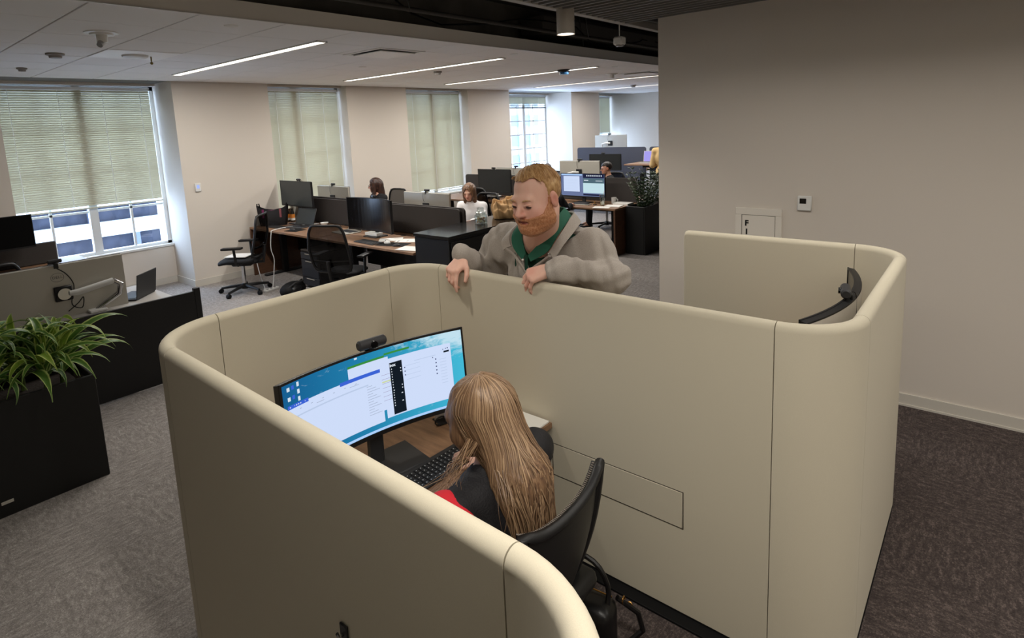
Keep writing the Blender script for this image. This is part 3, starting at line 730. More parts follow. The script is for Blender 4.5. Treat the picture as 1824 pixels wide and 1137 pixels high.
desk('walnut desk behind the dividers where the woman in white sits', 4.90, 5.68, 4.75, 6.62, grp=gd, mp=-1)
t = thing('end_gallery', 'low walnut upstand at the wall end of the front bench desk', 'upstand', (4.72, 8.455, .735)); part('board', MB().b2(-.12, .14, -.012, .012, 0, .19, .003), M_woodx, t)
dscreen('charcoal divider right of the left flat monitor, front layer', 4.852, 6.80, 8.26, .745, 1.105)
dscreen('charcoal divider behind the curved blue-tinted monitor, front layer', 4.852, 4.78, 6.77, .745, 1.105)
dscreen('rear layer of the divider by the left flat monitor', 4.892, 6.70, 8.20, .745, 1.125)
dscreen('rear layer of the divider ending near the black cabinet', 4.892, 4.74, 6.66, .745, 1.115)
# far bench
desk('far bench walnut desk near the window with the dark monitor', 7.72, 8.46, 6.38, 8.42, grp=gd)
desk('far bench walnut desk with the lit monitor, cups and a brown end panel', 7.72, 8.46, 4.33, 6.36, grp=gd, ends=(-1,))
desk('far bench desk with a pale monitor behind the standing man', 8.54, 9.3, 6.38, 8.42, grp=gd, mp=-1)
desk('far bench desk where the man with glasses sits', 8.54, 9.3, 4.33, 6.36, grp=gd, mp=-1)
dscreen('charcoal divider behind the dark far monitor', 8.50, 6.40, 8.15, .745, 1.13)
dscreen('charcoal divider beside the lit monitor and the far planter', 8.50, 4.36, 6.36, .745, 1.13)
# third bench
desk('raised desk deep in the room with a purple laptop', 11.1, 11.9, 4.6, 6.0, 1.14, mp=0)
desk('low desk deep in the room under the dark monitor', 11.1, 11.9, 6.1, 7.9, mp=0)
dscreen('tall slate blue divider panel behind the man with glasses', 12.0, 5.93, 7.72, .72, 1.46, M_bluepanel, 'tall slate dividers')
dscreen('tall slate divider panel behind the raised desk', 12.0, 4.2, 5.84, .72, 1.46, M_bluepanel, 'tall slate dividers')
# monitors on the benches
R90 = PI/2
gm = 'desk monitors'
monitor('dark flat monitor raised on a stand at the wall end of the front bench', (4.62, 7.99, .735), -R90, .86, .385, .455, None, M_black, mat('dim_screen', (34, 36, 37), .3, emit=((60, 66, 66), .25)), 'foot', 0, gm)
webcam('webcam on the dark flat monitor by the tote bag', (4.62, 7.88, 1.385), -R90)
monitor('dark curved monitor reflecting blue window light on the front bench', (4.50, 5.98, .735), -R90, .90, .42, .285, 1.3, M_black, M_off, 'foot', 0, gm)
webcam('webcam on the dark curved monitor with blue reflection', (4.50, 5.95, 1.235), -R90, cable=False)
t, _, _ = monitor('silver monitor back right of the raised dark flat monitor', (5.22, 7.89, .735), R90, .83, .40, .315, None, M_silver, None, 'arm', 0, gm); webcam('webcam on the silver monitor right of the raised dark monitor', (5.22, 7.9, 1.255), R90)
monitor('silver monitor back left of the woman in white', (5.22, 5.74, .735), R90, .88, .40, .295, None, M_silver, None, 'arm', 0, gm); webcam('webcam on the silver monitor left of the woman in white', (5.22, 5.74, 1.235), R90)
monitor('large black monitor on the far bench behind the woman in white', (8.2, 7.14, .735), -R90, .80, .43, .315, None, M_black, mat('dim_screen2', (28, 30, 30), .35), 'foot', 0, gm); webcam('round webcam on the large black far monitor', (8.2, 7.14, 1.265), -R90, cable=False)
monitor('pale monitor back behind the large black far monitor', (8.95, 7.36, .735), R90, .70, .36, .315, None, M_silver, None, 'arm', 0, gm); webcam('webcam on the pale monitor behind the large black one', (8.95, 7.2, 1.235), R90)
t, S3, T3 = monitor('lit monitor showing two document windows right of the standing man', (8.15, 5.17, .735), -R90, .85, .39, .295, None, M_black, emis('desk_blue', (120, 134, 176), .7), 'foot', 0, gm)
sc3 = [c for c in t.children if c.name.startswith('screen')][0]
ui(sc3, S3, T3, 'window_page', [(.07, .12, .44, .78)], E_white, .003); ui(sc3, S3, T3, 'title_bar', [(.02, .03, .50, .085)], E_bar, .003)
ui(sc3, S3, T3, 'window_page', [(.52, .40, .985, .82)], emis('page_mint', (196, 226, 232), .9), .003); ui(sc3, S3, T3, 'title_bar', [(.52, .20, .985, .40)], emis('banner_slate', (86, 112, 124), .8), .003)
ui(sc3, S3, T3, 'taskbar', [(.52, .02, .985, .19), (.52, .86, .985, .93)], emis('navy_bar', (34, 38, 66), .8), .003)
ui(sc3, S3, T3, 'text_line', [(.54, .27, .64, .30), (.80, .29, .95, .31)]+[(.6+.045*k, .06, .62+.045*k, .12) for k in range(8)], E_txt, .0036)
ui(sc3, S3, T3, 'text_line', [(.10, .2+.05*k, .40, .207+.05*k) for k in range(11)]+[(.55, .46+.06*k, .92, .467+.06*k) for k in range(6)], E_ltg, .0036)
monitor('pale monitor back left of the man with glasses', (8.95, 5.72, .735), R90, .84, .42, .43, None, M_silver, None, 'arm', 0, gm); webcam('webcam on the pale monitor left of the man with glasses', (8.95, 5.72, 1.375), R90)
monitor('black monitor behind the head of the man with glasses', (11.45, 6.66, .735), -R90, .80, .36, .42, None, M_black, mat('dim_screen2', (28, 30, 30), .35), 'foot', 0, gm); webcam('webcam on the black monitor behind the man with glasses', (11.45, 6.7, 1.335), -R90, cable=False)
desk('hidden desk behind the tall slate divider', 12.1, 13.2, 6.2, 8.0, .9, mp=0)
monitor('pale monitor back highest of all, above the slate divider', (12.8, 7.26, .9), R90, .87, .40, .62, None, M_silver, None, 'arm', 0, gm); webcam('webcam on the highest pale monitor above the divider', (12.8, 7.3, 1.725), R90)
# laptops
def laptop(label, loc, rz, w=.34, d=.23, ang=105, scr=M_off, lid=M_silver, grp='laptops'):
    t = thing('laptop', label, 'laptop', loc, rz, grp)
    part('base', MB().b2(-w/2, w/2, -d, 0, 0, .014, .004), lid, t)
    part('keys', MB().b2(-w/2+.03, w/2-.03, -d*.6, -.03, .0142, .016), M_black, t)
    a = math.radians(ang-90)
    Mx = Matrix.Rotation(-a, 4, 'X')
    mb = MB(); mb.b2(-w/2, w/2, -.004, .004, 0, d, .003); mb.bm.transform(Matrix.Translation((0, .004, .012)) @ Mx)
    l = part('lid', mb, lid, t)
    mb = MB(); mb.b2(-w/2+.012, w/2-.012, -.0055, -.0045, .012, d-.01); mb.bm.transform(Matrix.Translation((0, .004, .012)) @ Mx)
    part('display', mb, scr, l)
    return t
laptop('open dark laptop under the raised monitor at the wall end', (4.55, 7.72, .735), -R90+.25, .36, .25, 112, mat('dim_screen', (34, 36, 37)), M_dkgrey)
laptop('open laptop with black screen left of the curved monitor', (4.62, 6.58, .735), -R90-.12, .36, .25, 105, M_off, M_silver)
laptop('laptop with a glowing purple screen on the raised desk', (11.62, 5.64, 1.14), -R90, .34, .24, 100, emis('purple_screen', (168, 160, 240), .9), M_silver)
keyboard('dark keyboard on the wall end of the front bench', (4.27, 7.98, .735), -R90, .42, .15, rows=4, cols=12)
keyboard('dark keyboard in front of the curved bench monitor', (4.20, 5.72, .735), -R90-.06, .40, .16, rows=4, cols=12)
keyboard('grey keyboard in front of the lit far monitor', (7.98, 5.12, .735), -R90, .38, .13, m=M_silver, rows=4, cols=12)
def mouse(label, loc, rz, m=M_dkgrey):
    t = thing('mouse', label, 'computer mouse', loc, rz, 'computer mice')
    mb = MB().sph((0, 0, 0), .05, 14, (.6, 1, .62)); bmesh.ops.bisect_plane(mb.bm, geom=list(mb.bm.verts)+list(mb.bm.edges)+list(mb.bm.faces), plane_co=(0, 0, 0), plane_no=(0, 0, -1), clear_outer=True)
    part('shell', mb, m, t, 60); part('wheel', MB().cyl((-.003, .026, .026), (.003, .026, .026), .007, n=10), M_black, t)
    return t
mouse('dark mouse on the pad at the wall end of the bench', (4.23, 7.50, .738), .3)
mouse('dark mouse beside the papers on the front bench', (4.22, 5.22, .738), .4)
mouse('white mouse between keyboard and papers', (4.28, 5.46, .738), .1, M_white)
def flat(name, label, cat, loc, rz, sx, sy, th, m, pn='sheet', grp=None):
    t = thing(name, label, cat, loc, rz, grp); part(pn, MB().b2(-sx/2, sx/2, -sy/2, sy/2, 0, th, min(.001, th/3)), m, t); return t
flat('mouse_pad', 'black mouse pad at the wall end of the bench', 'mouse pad', (4.25, 7.46, .735), .2, .2, .24, .003, M_blackm, 'mat')
flat('mouse_pad', 'black mouse pad beside the papers', 'mouse pad', (4.27, 5.34, .735), .3, .2, .38, .003, M_blackm, 'mat')
for k, (x, y, r, lb) in enumerate(((4.52, 5.36, .5, 'white printed sheet under the curved monitor'), (4.45, 5.60, .8, 'creased white sheet left of the printed sheet'), (4.20, 4.95, .25, 'white sheet at the front corner of the desk by the black cabinet'))):
    t = flat('paper_sheet', lb, 'paper', (x, y, .736+.002*k), r, .21, .29, .0012, M_paper, 'sheet', 'paper sheets on the front bench')
    if k == 0: part('printed_line', MB().b2(-.06, .03, -.003, .003, .0013, .0016).b2(-.09, .09, .10, .115, .0013, .0016), M_dkgrey, t)
t = thing('card_box', 'small white box on the foot of the curved bench monitor', 'box', (4.50, 5.98, .752)); part('carton', MB().b2(-.05, .05, -.10, .14, 0, .035, .002), M_white, t)
t = thing('cup', 'white bowl beside the raised dark monitor', 'bowl', (4.70, 7.42, .735)); part('bowl', MB().lathe([(0, 0), (.04, 0), (.06, .045), (.056, .045), (.036, .006), (0, .006)], n=18), M_white, t)
# tote bag
def tote(label, loc, rz):
    t = thing('tote_bag', label, 'bag', loc, rz)
    mb = MB(); rings = []
    for k, (z, w, d, sag) in enumerate(((0, .19, .07, 0), (.06, .20, .09, 0), (.16, .215, .08, 0), (.25, .23, .06, 0))):
        ring = []
        for i in range(24):
            a = 2*PI*i/24; x = w*math.copysign(abs(math.cos(a))**.5, math.cos(a)); y = d*math.copysign(abs(math.sin(a))**.6, math.sin(a))
            zz = z+(0 if k < 3 else .08*(abs(x)/w)**2.2-.02)
            ring.append((x, y, zz))
        rings.append(ring)
    mb.skin(rings, cap1=False); part('bag_body', mb, mat('bag_black', (34, 33, 36), .75), t, 60)
    for x, c in ((-.12, (120, 44, 92)), (.13, (150, 84, 92))):
        part('stripe', MB().box((x, -.088, .19), (.03, .004, .13), .001), mat('stripe%d' % (x > 0), c, .7), t)
    part('lining', MB().box((0, 0, .225), (.40, .09, .004)), mat('lining_plum', (110, 48, 84), .8), t)
    for s in (-1, 1): part('handle', MB().tube([(s*.20, -.03, .26), (s*.215, -.03, .33), (s*.20, .03, .33), (s*.19, .04, .26)], .009, 6), M_black, t)
    return t
tote('black tote bag with plum stripes on the desk by the window wall', (4.36, 8.24, .735), -.75)
def bottle(label, loc):
    t = thing('bottle', label, 'bottle', loc, 0, 'orange labelled bottles')
    part('body', MB().lathe([(0, 0), (.034, 0), (.035, .01), (.035, .13), (.014, .175), (.014, .21), (0, .21)], n=18), mat('bottle_black', (22, 18, 14), .3), t)
    part('label', MB().lathe([(.0355, .06), (.0365, .06), (.0365, .12), (.0355, .12)], n=18), mat('label_orange', (214, 132, 52), .6), t)
    part('label_band', MB().lathe([(.0355, .025), (.0365, .025), (.0365, .06), (.0355, .06)], n=18), M_paper, t)
bottle('left of two black bottles with orange labels', (4.66, 8.36, .735)); bottle('right of two black bottles with orange labels', (4.69, 8.27, .735))
t = thing('magazine_file', 'grey magazine file behind the raised monitor', 'file', (4.78, 8.34, .735), .1); part('box', MB().b2(-.05, .05, -.04, .04, 0, .30, .003), M_silver, t); part('sheets', MB().b2(-.04, .04, -.03, .03, .28, .33), mat('plum_paper', (120, 90, 110), .8), t)
# black cabinet with jar and coat
t = thing('storage_cabinet', 'low black cabinet with a glossy top closing the end of the bench', 'cabinet', (4.06, 4.19, 0))
part('body', MB().b2(.01, 2.2, .01, .53, .0, .925, .004), M_black, t)
part('top', MB().b2(0, 2.21, 0, .54, .925, .96, .003), M_glossk, t)
for i in range(2):
    for k, (z0, z1) in enumerate(((.62, .90), (.33, .61), (.04, .32))):
        dr = part('drawer', MB().b2(.03+1.08*i, 1.08+1.08*i, -.008, .012, z0, z1, .003), M_black, t)
        part('handle', MB().b2(.09+1.08*i, .19+1.08*i, -.026, -.008, z1-.07, z1-.048, .003), M_silver, dr)
t = thing('candy_jar', 'clear glass jar of candies with a lid on the black cabinet', 'jar', (4.86, 4.46, .961)); t.scale = (1.28, 1.28, 1.12)
part('glass_body', MB().lathe([(0, 0), (.052, 0), (.058, .008), (.058, .085), (.045, .10), (.045, .108), (.042, .108), (.042, .098), (.054, .083), (.054, .01), (0, .006)], n=24), M_jar, t)
part('lid', MB().lathe([(0, .109), (.048, .109), (.050, .118), (.036, .126), (.030, .140), (.034, .152), (.026, .165), (0, .168)], n=20), M_jar, t)
cm = [mat('candy_%d' % i, c, .4) for i, c in enumerate(((240, 226, 184), (222, 176, 108), (246, 244, 238), (176, 112, 60)))]
for c in range(4):
    mb = MB()
    for k in range(16):
        a = rng.rand()*2*PI; r = .042*math.sqrt(rng.rand()); mb.box((r*math.cos(a), r*math.sin(a), .014+.05*rng.rand()), (.018, .013, .011), .003, M=Matrix.Rotation(rng.rand()*3, 3, (1, .4, .2)))
    part('candies', mb, cm[c], t)['kind'] = 'stuff'
# ---------------------------------------------------------------- pedestal, bags, cables
t = thing('drawer_pedestal', 'black drawer pedestal under the front bench desk', 'drawer unit', (4.12, 6.93, 0))
part('body', MB().b2(0, .52, -.21, .21, .03, .50, .004), M_black, t); part('cushion_top', MB().b2(-.005, .52, -.215, .215, .50, .525, .008), mat('cushion_brown', (58, 52, 50), .9), t)
for z0, z1 in ((.40, .49), (.16, .39), (.04, .15)):
    dr = part('drawer', MB().b2(-.014, 0, -.20, .20, z0, z1, .003), mat('pedestal_grey', (38, 42, 52), .4), t); part('handle', MB().b2(-.022, -.014, -.09, .09, z1-.022, z1-.012, .002), M_silver, dr)
t = thing('backpack', 'black bag slumped on the carpet in front of the drawer pedestal', 'bag', (3.78, 6.83, 0), .5)
mb = MB().sph((0, 0, .09), .2, 20, (1.05, .72, .5)); part('bag_body', mb, M_blackm, t, 80)
part('front_pocket', MB().sph((-.06, -.09, .11), .09, 14, (1.2, .6, .6)), M_black, t, 80)
part('strap', MB().tube([(-.18, .02, .10), (-.1, -.1, .20), (.05, -.12, .20), (.17, -.03, .12)], .012, 6), M_dkgrey, t)
part('buckle', MB().box((.02, -.11, .215), (.06, .02, .01), .003), M_chrome, t)
t = thing('power_strip', 'white power strip on the carpet beside the office chair', 'power strip', (3.76, 7.36, 0), .2)
part('housing', MB().b2(-.11, .11, -.03, .03, 0, .03, .006), M_white, t)
for k in range(3): part('socket', MB().cyl((-.06+.06*k, 0, .03), (-.06+.06*k, 0, .0315), .017, n=12), M_dkgrey, t)
tag(part('white_cable', MB().tube([tuple(v) for v in smooth_path([(4.74, 7.62, .745), (4.55, 7.72, .745), (4.25, 7.78, .745), (4.06, 7.74, .742), (4.03, 7.73, .70), (3.99, 7.70, .5), (4.0, 7.66, .35), (3.96, 7.62, .2), (3.88, 7.52, .06), (3.80, 7.42, .012), (3.74, 7.5, .01), (3.70, 7.42, .01), (3.78, 7.38, .012)], 60)], .006, 8), M_white), 'white cable hanging from the desk edge down to the power strip', 'cable')
tag(part('white_cable', MB().tube([tuple(v) for v in smooth_path([(3.9, 7.98, .30), (3.84, 7.8, .15), (3.78, 7.6, .03), (3.72, 7.42, .008), (3.80, 7.34, .01)], 24)], .006, 8), M_white), 'short white cable slanting to the power strip behind the chair', 'cable')
# far desk clutter
t = thing('clear_tumbler', 'clear plastic tumbler with a straw on the far desk', 'cup', (8.0, 4.71, .735))
part('cup', MB().lathe([(0, 0), (.034, 0), (.045, .17), (.043, .17), (.032, .006), (0, .006)], n=18), M_jar, t); part('lid', MB().lathe([(0, .17), (.048, .17), (.046, .182), (0, .185)], n=18), M_jar, t); part('straw', MB().tube([(0, 0, .02), (.01, -.03, .23)], .004, 6), M_white, t)
part('drink', MB().lathe([(0, .007), (.031, .007), (.034, .06), (0, .06)], n=16), mat('drink_pale', (206, 196, 160), .3), t)
t = thing('mug', 'white mug on the far desk right of the tumbler', 'mug', (8.28, 4.66, .735)); part('body', MB().lathe([(0, 0), (.038, 0), (.042, .1), (.038, .1), (.034, .008), (0, .008)], n=18), M_white, t); part('handle', MB().tube([(0, -.04, .08), (.0, -.068, .07), (0, -.068, .035), (0, -.04, .02)], .006, 6), M_white, t)
for k, (x, y, th, lb) in enumerate(((8.22, 4.46, .03, 'thick white book at the end of the far desk'), (7.98, 4.50, .012, 'white notebook in front of the thick book'), (7.82, 4.62, .003, 'white sheet at the front edge of the far desk'))):
    flat('notebook', lb, 'notebook', (x, y, .735), .15*k, .2, .26, th, M_paper, 'pages', 'notebooks on the far desk')
t = thing('stapler', 'small brass coloured holder between the lit monitor and the tumbler', 'holder', (8.02, 4.86, .735)); part('base', MB().b2(-.03, .03, -.02, .02, 0, .012, .002), M_black, t); part('post', MB().cyl((0, 0, .01), (0, 0, .06), .01), mat('brass', (176, 140, 84), .3, metal=.7), t)
t = thing('document_tray', 'pale document tray under the large black far monitor', 'tray', (8.0, 7.05, .735)); part('tray', MB().b2(-.1, .1, -.16, .16, .05, .062, .003), M_white, t); part('post', MB().cyl((0, 0, 0), (0, 0, .05), .02), M_white, t); part('carton', MB().b2(-.05, .05, -.14, -.02, .062, .10, .003), M_silver, t)
# small parts on the left workstation
d = thing('desk', 'left desk with a black front panel, carrying the big silver monitor', 'desk', (.85, 5.70, 0), 0, gd)
part('worktop', MB().b2(-1.55, 1.00, -.38, .40, .700, .728, .003), mat('laminate_pale', (170, 166, 162), .5), d)
part('modesty_panel', MB().b2(-1.55, 1.15, -.405, -.383, .012, .742, .002), M_black, d)
part('end_bracket', MB().b2(1.15, 1.20, -.405, -.36, .012, .765, .003), M_black, d)
for x in (-1.2, .7): part('leg', MB().b2(x-.04, x+.04, -.05, .05, 0, .70, .004), M_black, d)
t, Sb, Tb = monitor('big silver monitor on a white arm behind the green plant', (1.09, 5.50, .728), PI, .90, .44, .205, None, M_silver, None, None, 0, gm, th=.03)
part('mount_plate', MB().box((-.02, .045, .195), (.115, .03, .115), .006), M_black, t)
part('swivel', MB().cyl((-.02, .06, .195), (-.02, .085, .195), .045, n=24), M_chrome, t)
part('arm_upper', MB().tube([(-.05, .085, .195), (-.10, .095, .192), (-.34, .12, .235)], [.020, .026, .024], 12), M_white, t)
part('arm_lower', MB().tube([(-.34, .12, .235), (-.385, .125, .20), (-.375, .10, .12), (-.25, .05, .03), (-.22, .05, .005)], [.022, .024, .022, .02, .02], 12), M_chrome, t)
part('arm_clamp', MB().b2(-.28, -.16, -.02, .11, .002, .022, .004), M_white, t)
part('cable', MB().tube([tuple(v) for v in smooth_path([(.0, .034, .40), (-.05, .05, .35), (-.085, .05, .28), (-.09, .05, .22), (-.06, .06, .10), (-.12, .07, .06), (-.14, .06, .14), (-.10, .06, .10), (-.03, .06, .05)], 40)], .004, 6), M_black, t)
o = link('logo', text_mesh('DELL', .030, .0004), mat('logo_grey', (96, 96, 96), .4), t); o.matrix_local = Matrix.Translation((.0, .0306, .325)) @ Matrix.Rotation(PI, 4, 'Z') @ Matrix.Rotation(PI/2, 4, 'X')
ri = [(.042*math.cos(a), .0308, .325+.034*math.sin(a)) for a in np.linspace(0, 2*PI, 30)]
part('logo_ring', MB().tube(ri, .0012, 5), mat('logo_grey', (96, 96, 96), .4), t)
webcam('webcam clipped on the big silver monitor at the left', (1.09, 5.48, 1.157), PI, cable=False)
laptop('open dark laptop standing on the left desk behind the black panel', (1.71, 5.58, .728), PI+.75, .30, .21, 98, M_off, M_dkgrey)
d = thing('desk', 'walnut desk under the left window with a black monitor', 'desk', (.85, 8.08, 0), 0, gd)
part('worktop', MB().b2(-1.6, 1.07, -.38, .38, .712, .740, .003), M_woodx, d)
for x in (-1.2, .9): part('leg', MB().b2(x-.04, x+.04, -.05, .05, 0, .712, .004), M_black, d)
monitor('black monitor on the desk under the left window', (.98, 7.98, .74), 0, .94, .36, .42, None, M_black, mat('dead_screen', (3, 3, 3), .6, spec=.1), 'foot', 0, gm)
t = thing('desk_screen', 'charcoal divider panel at the left window desk', 'desk screen', (.6, 8.2, .74), 0, 'desk divider screens'); part('panel', MB().b2(-1.2, 1.07, -.013, .013, 0, .245, .03), M_screenpanel, t)
mouse('small dark mouse on the window desk', (1.55, 7.95, .741), 1.2); flat('pen_tray', 'small grey tray on the left window desk', 'tray', (1.42, 7.86, .741), .2, .16, .07, .015, M_dkgrey, 'tray')
# ---------------------------------------------------------------- office chairs
def chair(label, loc, rz, arms=True, h=1.02, grp='black mesh office chairs', w=.25):
    t = thing('office_chair', label, 'office chair', loc, rz, grp)
    hub = .09
    part('hub', MB().lathe([(0, .055), (.045, .055), (.04, .12), (.028, .13), (0, .13)], n=16), M_black, t)
    part('gas_column', MB().cyl((0, 0, .12), (0, 0, .40), .024, n=14), M_chrome, t)
    for k in range(5):
        a = 2*PI*k/5+.3; x, y = math.cos(a), math.sin(a)
        lg = part('leg', MB().tube([(x*.03, y*.03, .095), (x*.18, y*.18, .085), (x*.31, y*.31, .068)], [.024, .02, .016], 8), M_black, t)
        part('caster', MB().cyl((x*.32-y*.02, y*.32+x*.02, .03), (x*.32+y*.02, y*.32-x*.02, .03), .029, n=14).cyl((x*.32, y*.32, .03), (x*.32, y*.32, .065), .009, n=8), M_blackm, lg)
    part('mechanism', MB().box((0, -.02, .40), (.2, .26, .05), .015), M_black, t)
    mb = MB(); rings = []
    for i in range(9):
        v = i/8; y = -.22+.47*v; ww = .235*(1-.25*abs(2*v-1)**3); zc = .46-.015*math.sin(PI*v)-(.03*(v-.8)/.2 if v > .8 else 0)
        rings.append([(ww*math.copysign(abs(math.cos(a))**.6, math.cos(a)), y, zc+.035*math.copysign(abs(math.sin(a))**.8, math.sin(a))) for a in np.linspace(0, 2*PI, 20, endpoint=False)])
    part('seat', mb.skin(rings), mat('seat_fabric', (26, 26, 28), .9), t, 60)
    def bp(u, v):
        z = .50+(h-.50)*v; ww = w*(.86+.16*math.sin(PI*min(1, v*.9+.15))-.10*max(0, v-.8)*5*.6)
        return Vector((ww*u, -.25-.10*v-.03*math.sin(PI*v)+.045*(u*u), z))
    path = []
    n = 40
    for k in range(n):
        a = 2*PI*k/n; c, s = math.cos(a), math.sin(a)
        u = math.copysign(abs(c)**.24, c); v = .5+.5*math.copysign(abs(s)**.24, s); path.append(bp(u, v))
    path.append(path[0]); part('back_frame', MB().tube(path, .016, 8), M_black, t, 60)
    P = [[bp(-1+2*i/8, j/8)+Vector((0, .002, 0)) for j in range(9)] for i in range(9)]
    part('back_mesh', MB().grid(P), M_mesh, t, 60)
    part('lumbar_bar', MB().tube([bp(-1, .22)+Vector((0, .02, 0)), bp(0, .2)+Vector((0, .03, 0)), bp(1, .22)+Vector((0, .02, 0))], .016, 8), M_black, t)
    part('back_spine', MB().tube([(0, -.10, .40), (0, -.28, .41), (0, -.30, .55), bp(0, .25)-Vector((0, .015, 0))], .022, 8), M_black, t)
    if arms:
        for s in (-1, 1):
            ar = part('armrest', MB().tube([(s*.20, -.02, .41), (s*.29, -.03, .45), (s*.30, -.02, .64)], .017, 8), M_black, t)
            part('arm_pad', MB().box((s*.30, .0, .655), (.09, .26, .03), .012, seg=2), M_black, ar)
    return t
c0 = chair('black mesh office chair turned sideways beside the cable and the pier', (3.52, 7.60, 0), math.radians(44), h=1.05)
copy_tree(c0, 'black mesh chair with its back to us at the paper covered desk', (3.86, 5.77, 0), -R90+.42)
copy_tree(c0, 'black mesh chair at the large black far monitor', (7.42, 6.62, 0), -R90)
copy_tree(c0, 'black chair cut by the left picture edge, facing the window desk', (.82, 6.90, 0), .05)
copy_tree(c0, 'black chair the woman with dark hair sits on', (6.22, 7.92, 0), R90)
copy_tree(c0, 'black chair the woman in the white turtleneck sits on', (6.27, 5.87, 0), R90)
copy_tree(c0, 'black chair the person in the dark sweater sits on at the lit monitor', (7.20, 5.12, 0), -R90)
copy_tree(c0, 'black chair the man with glasses sits on', (9.85, 5.70, 0), R90)
copy_tree(c0, 'black chair of the half hidden person behind the standing man', (9.85, 7.10, 0), R90)
flat('folded_paper', 'folded paper left on the seat of the sideways chair', 'paper', (3.50, 7.62, .50), .6, .24, .3, .01, M_paper)
# pod chair: leather-edged curved back
t = thing('office_chair', 'black office chair with a tall curved back inside the near pod', 'office chair', (1.365, 1.185, .004), 0)
def pb(u, v):
    z = .46+.385*v; ww = .185+.03*v
    return Vector((ww*u, -.18-.07*v-.02*math.sin(PI*v)+(.055-.03*v)*u*u+.0, z+.045*v*(abs(u)**3)+.012*v*u))
P = [[pb(-1+2*i/14, j/10) for j in range(11)] for i in range(15)]
part('back_shell', MB().grid(P, .03), mat('chair_leather', (24, 24, 25), .42), t, 60)
edge = [pb(-1, v) for v in np.linspace(0, 1, 8)]+[pb(u, 1) for u in np.linspace(-.9, .9, 14)]+[pb(1, v) for v in np.linspace(1, 0, 8)]
part('edge_roll', MB().tube([p+Vector((0, 0, .004)) for p in edge], .017, 8), mat('chair_leather', (24, 24, 25), .42), t, 80)
st = [pb(u, 1)+Vector((0, .022, .008)) for u in np.linspace(-.97, .97, 60)]
mb = MB()
for i in range(0, 59): mb.box(tuple(st[i]), (.003, .010, .003))
part('stitching', mb, mat('stitch_grey', (120, 112, 104), .8), t, 0)['kind'] = 'stuff'
part('seat', MB().box((0, .04, .44), (.48, .48, .07), .03, seg=3), mat('chair_leather', (24, 24, 25), .42), t, 60)
part('gas_column', MB().cyl((0, 0, .10), (0, 0, .41), .024), M_chrome, t)
part('back_bracket', MB().tube([(0, -.05, .41), (0, -.24, .41), (0, -.25, .52)], .025, 8), M_black, t)
for k in range(5):
    a = 2*PI*k/5+.9; x, y = math.cos(a), math.sin(a)
    lg = part('leg', MB().tube([(x*.03, y*.03, .095), (x*.26, y*.26, .07)], [.024, .016], 8), M_black, t)
    part('caster', MB().cyl((x*.27-y*.02, y*.27+x*.02, .028), (x*.27+y*.02, y*.27-x*.02, .028), .027, n=12), M_blackm, lg)
# handbag on the floor by the felt wall
t = thing('handbag', 'black handbag with gold rings on the carpet behind the pod chair', 'handbag', (1.695, 1.10, .004), .2)
part('bag_body', MB().box((0, .02, .12), (.14, .26, .24), .05, seg=3), mat('bag_leather', (16, 15, 16), .35), t, 60)
part('handle', MB().tube([(0+.0, .10+.0, .22)]+[(.02, .02+.10*math.cos(a), .26+.13*math.sin(a)) for a in np.linspace(0, PI, 12)]+[(0, -.08, .22)], .010, 8), mat('bag_leather', (16, 15, 16), .35), t)
part('strap', MB().tube([(.06, -.10, .22), (.10, -.17, .15), (.13, -.18, .05), (.10, -.14, .012), (.03, -.15, .01), (.02, -.19, .012)], .011, 8), mat('bag_leather', (16, 15, 16), .35), t)
part('ring', MB().tube([(.075+.014*math.cos(a), -.12, .205+.014*math.sin(a)) for a in np.linspace(0, 2*PI, 12)], .003, 6).tube([(.09, -.14+.010*math.cos(a), .180+.012*math.sin(a)) for a in np.linspace(0, 2*PI, 12)], .003, 6), mat('gold', (196, 150, 84), .25, metal=1), t)
part('zip', MB().tube([(.03, .12, .243), (.035, .0, .245), (.03, -.09, .243)], .003, 6), mat('gold', (196, 150, 84), .25, metal=1), t)
# ---------------------------------------------------------------- planters and plants
def planter(label, x0, x1, y0, y1, h, plate):
    t = thing('planter', label, 'planter', (x0, y0, 0)); W, D = x1-x0, y1-y0
    mb = MB(); th = .02
    mb.b2(0, W, 0, th, .0, h, .004); mb.b2(0, W, D-th, D, .0, h, .004); mb.b2(0, th, th, D-th, .0, h, .004); mb.b2(W-th, W, th, D-th, .0, h, .004); mb.b2(th, W-th, th, D-th, 0, .03)
    part('box', mb, mat('planter_black', (13, 13, 13), .5), t, 30)
    part('soil', MB().b2(th, W-th, th, D-th, h-.10, h-.05), mat('soil', (44, 34, 28), .95, bump=(60, .6)), t)['kind'] = 'stuff'
    part('name_plate', MB().box(plate, (.055, .004, .018), .001), M_silver, t)
planter('tall black planter box at the left edge holding the striped green plants', -1.2, .93, 4.125, 4.52, .665, (1.635, -.002, .085))
planter('tall black planter at the end of the far bench beside the grey wall', 8.0, 9.9, 3.98, 4.30, .745, (.52, -.002, .09))
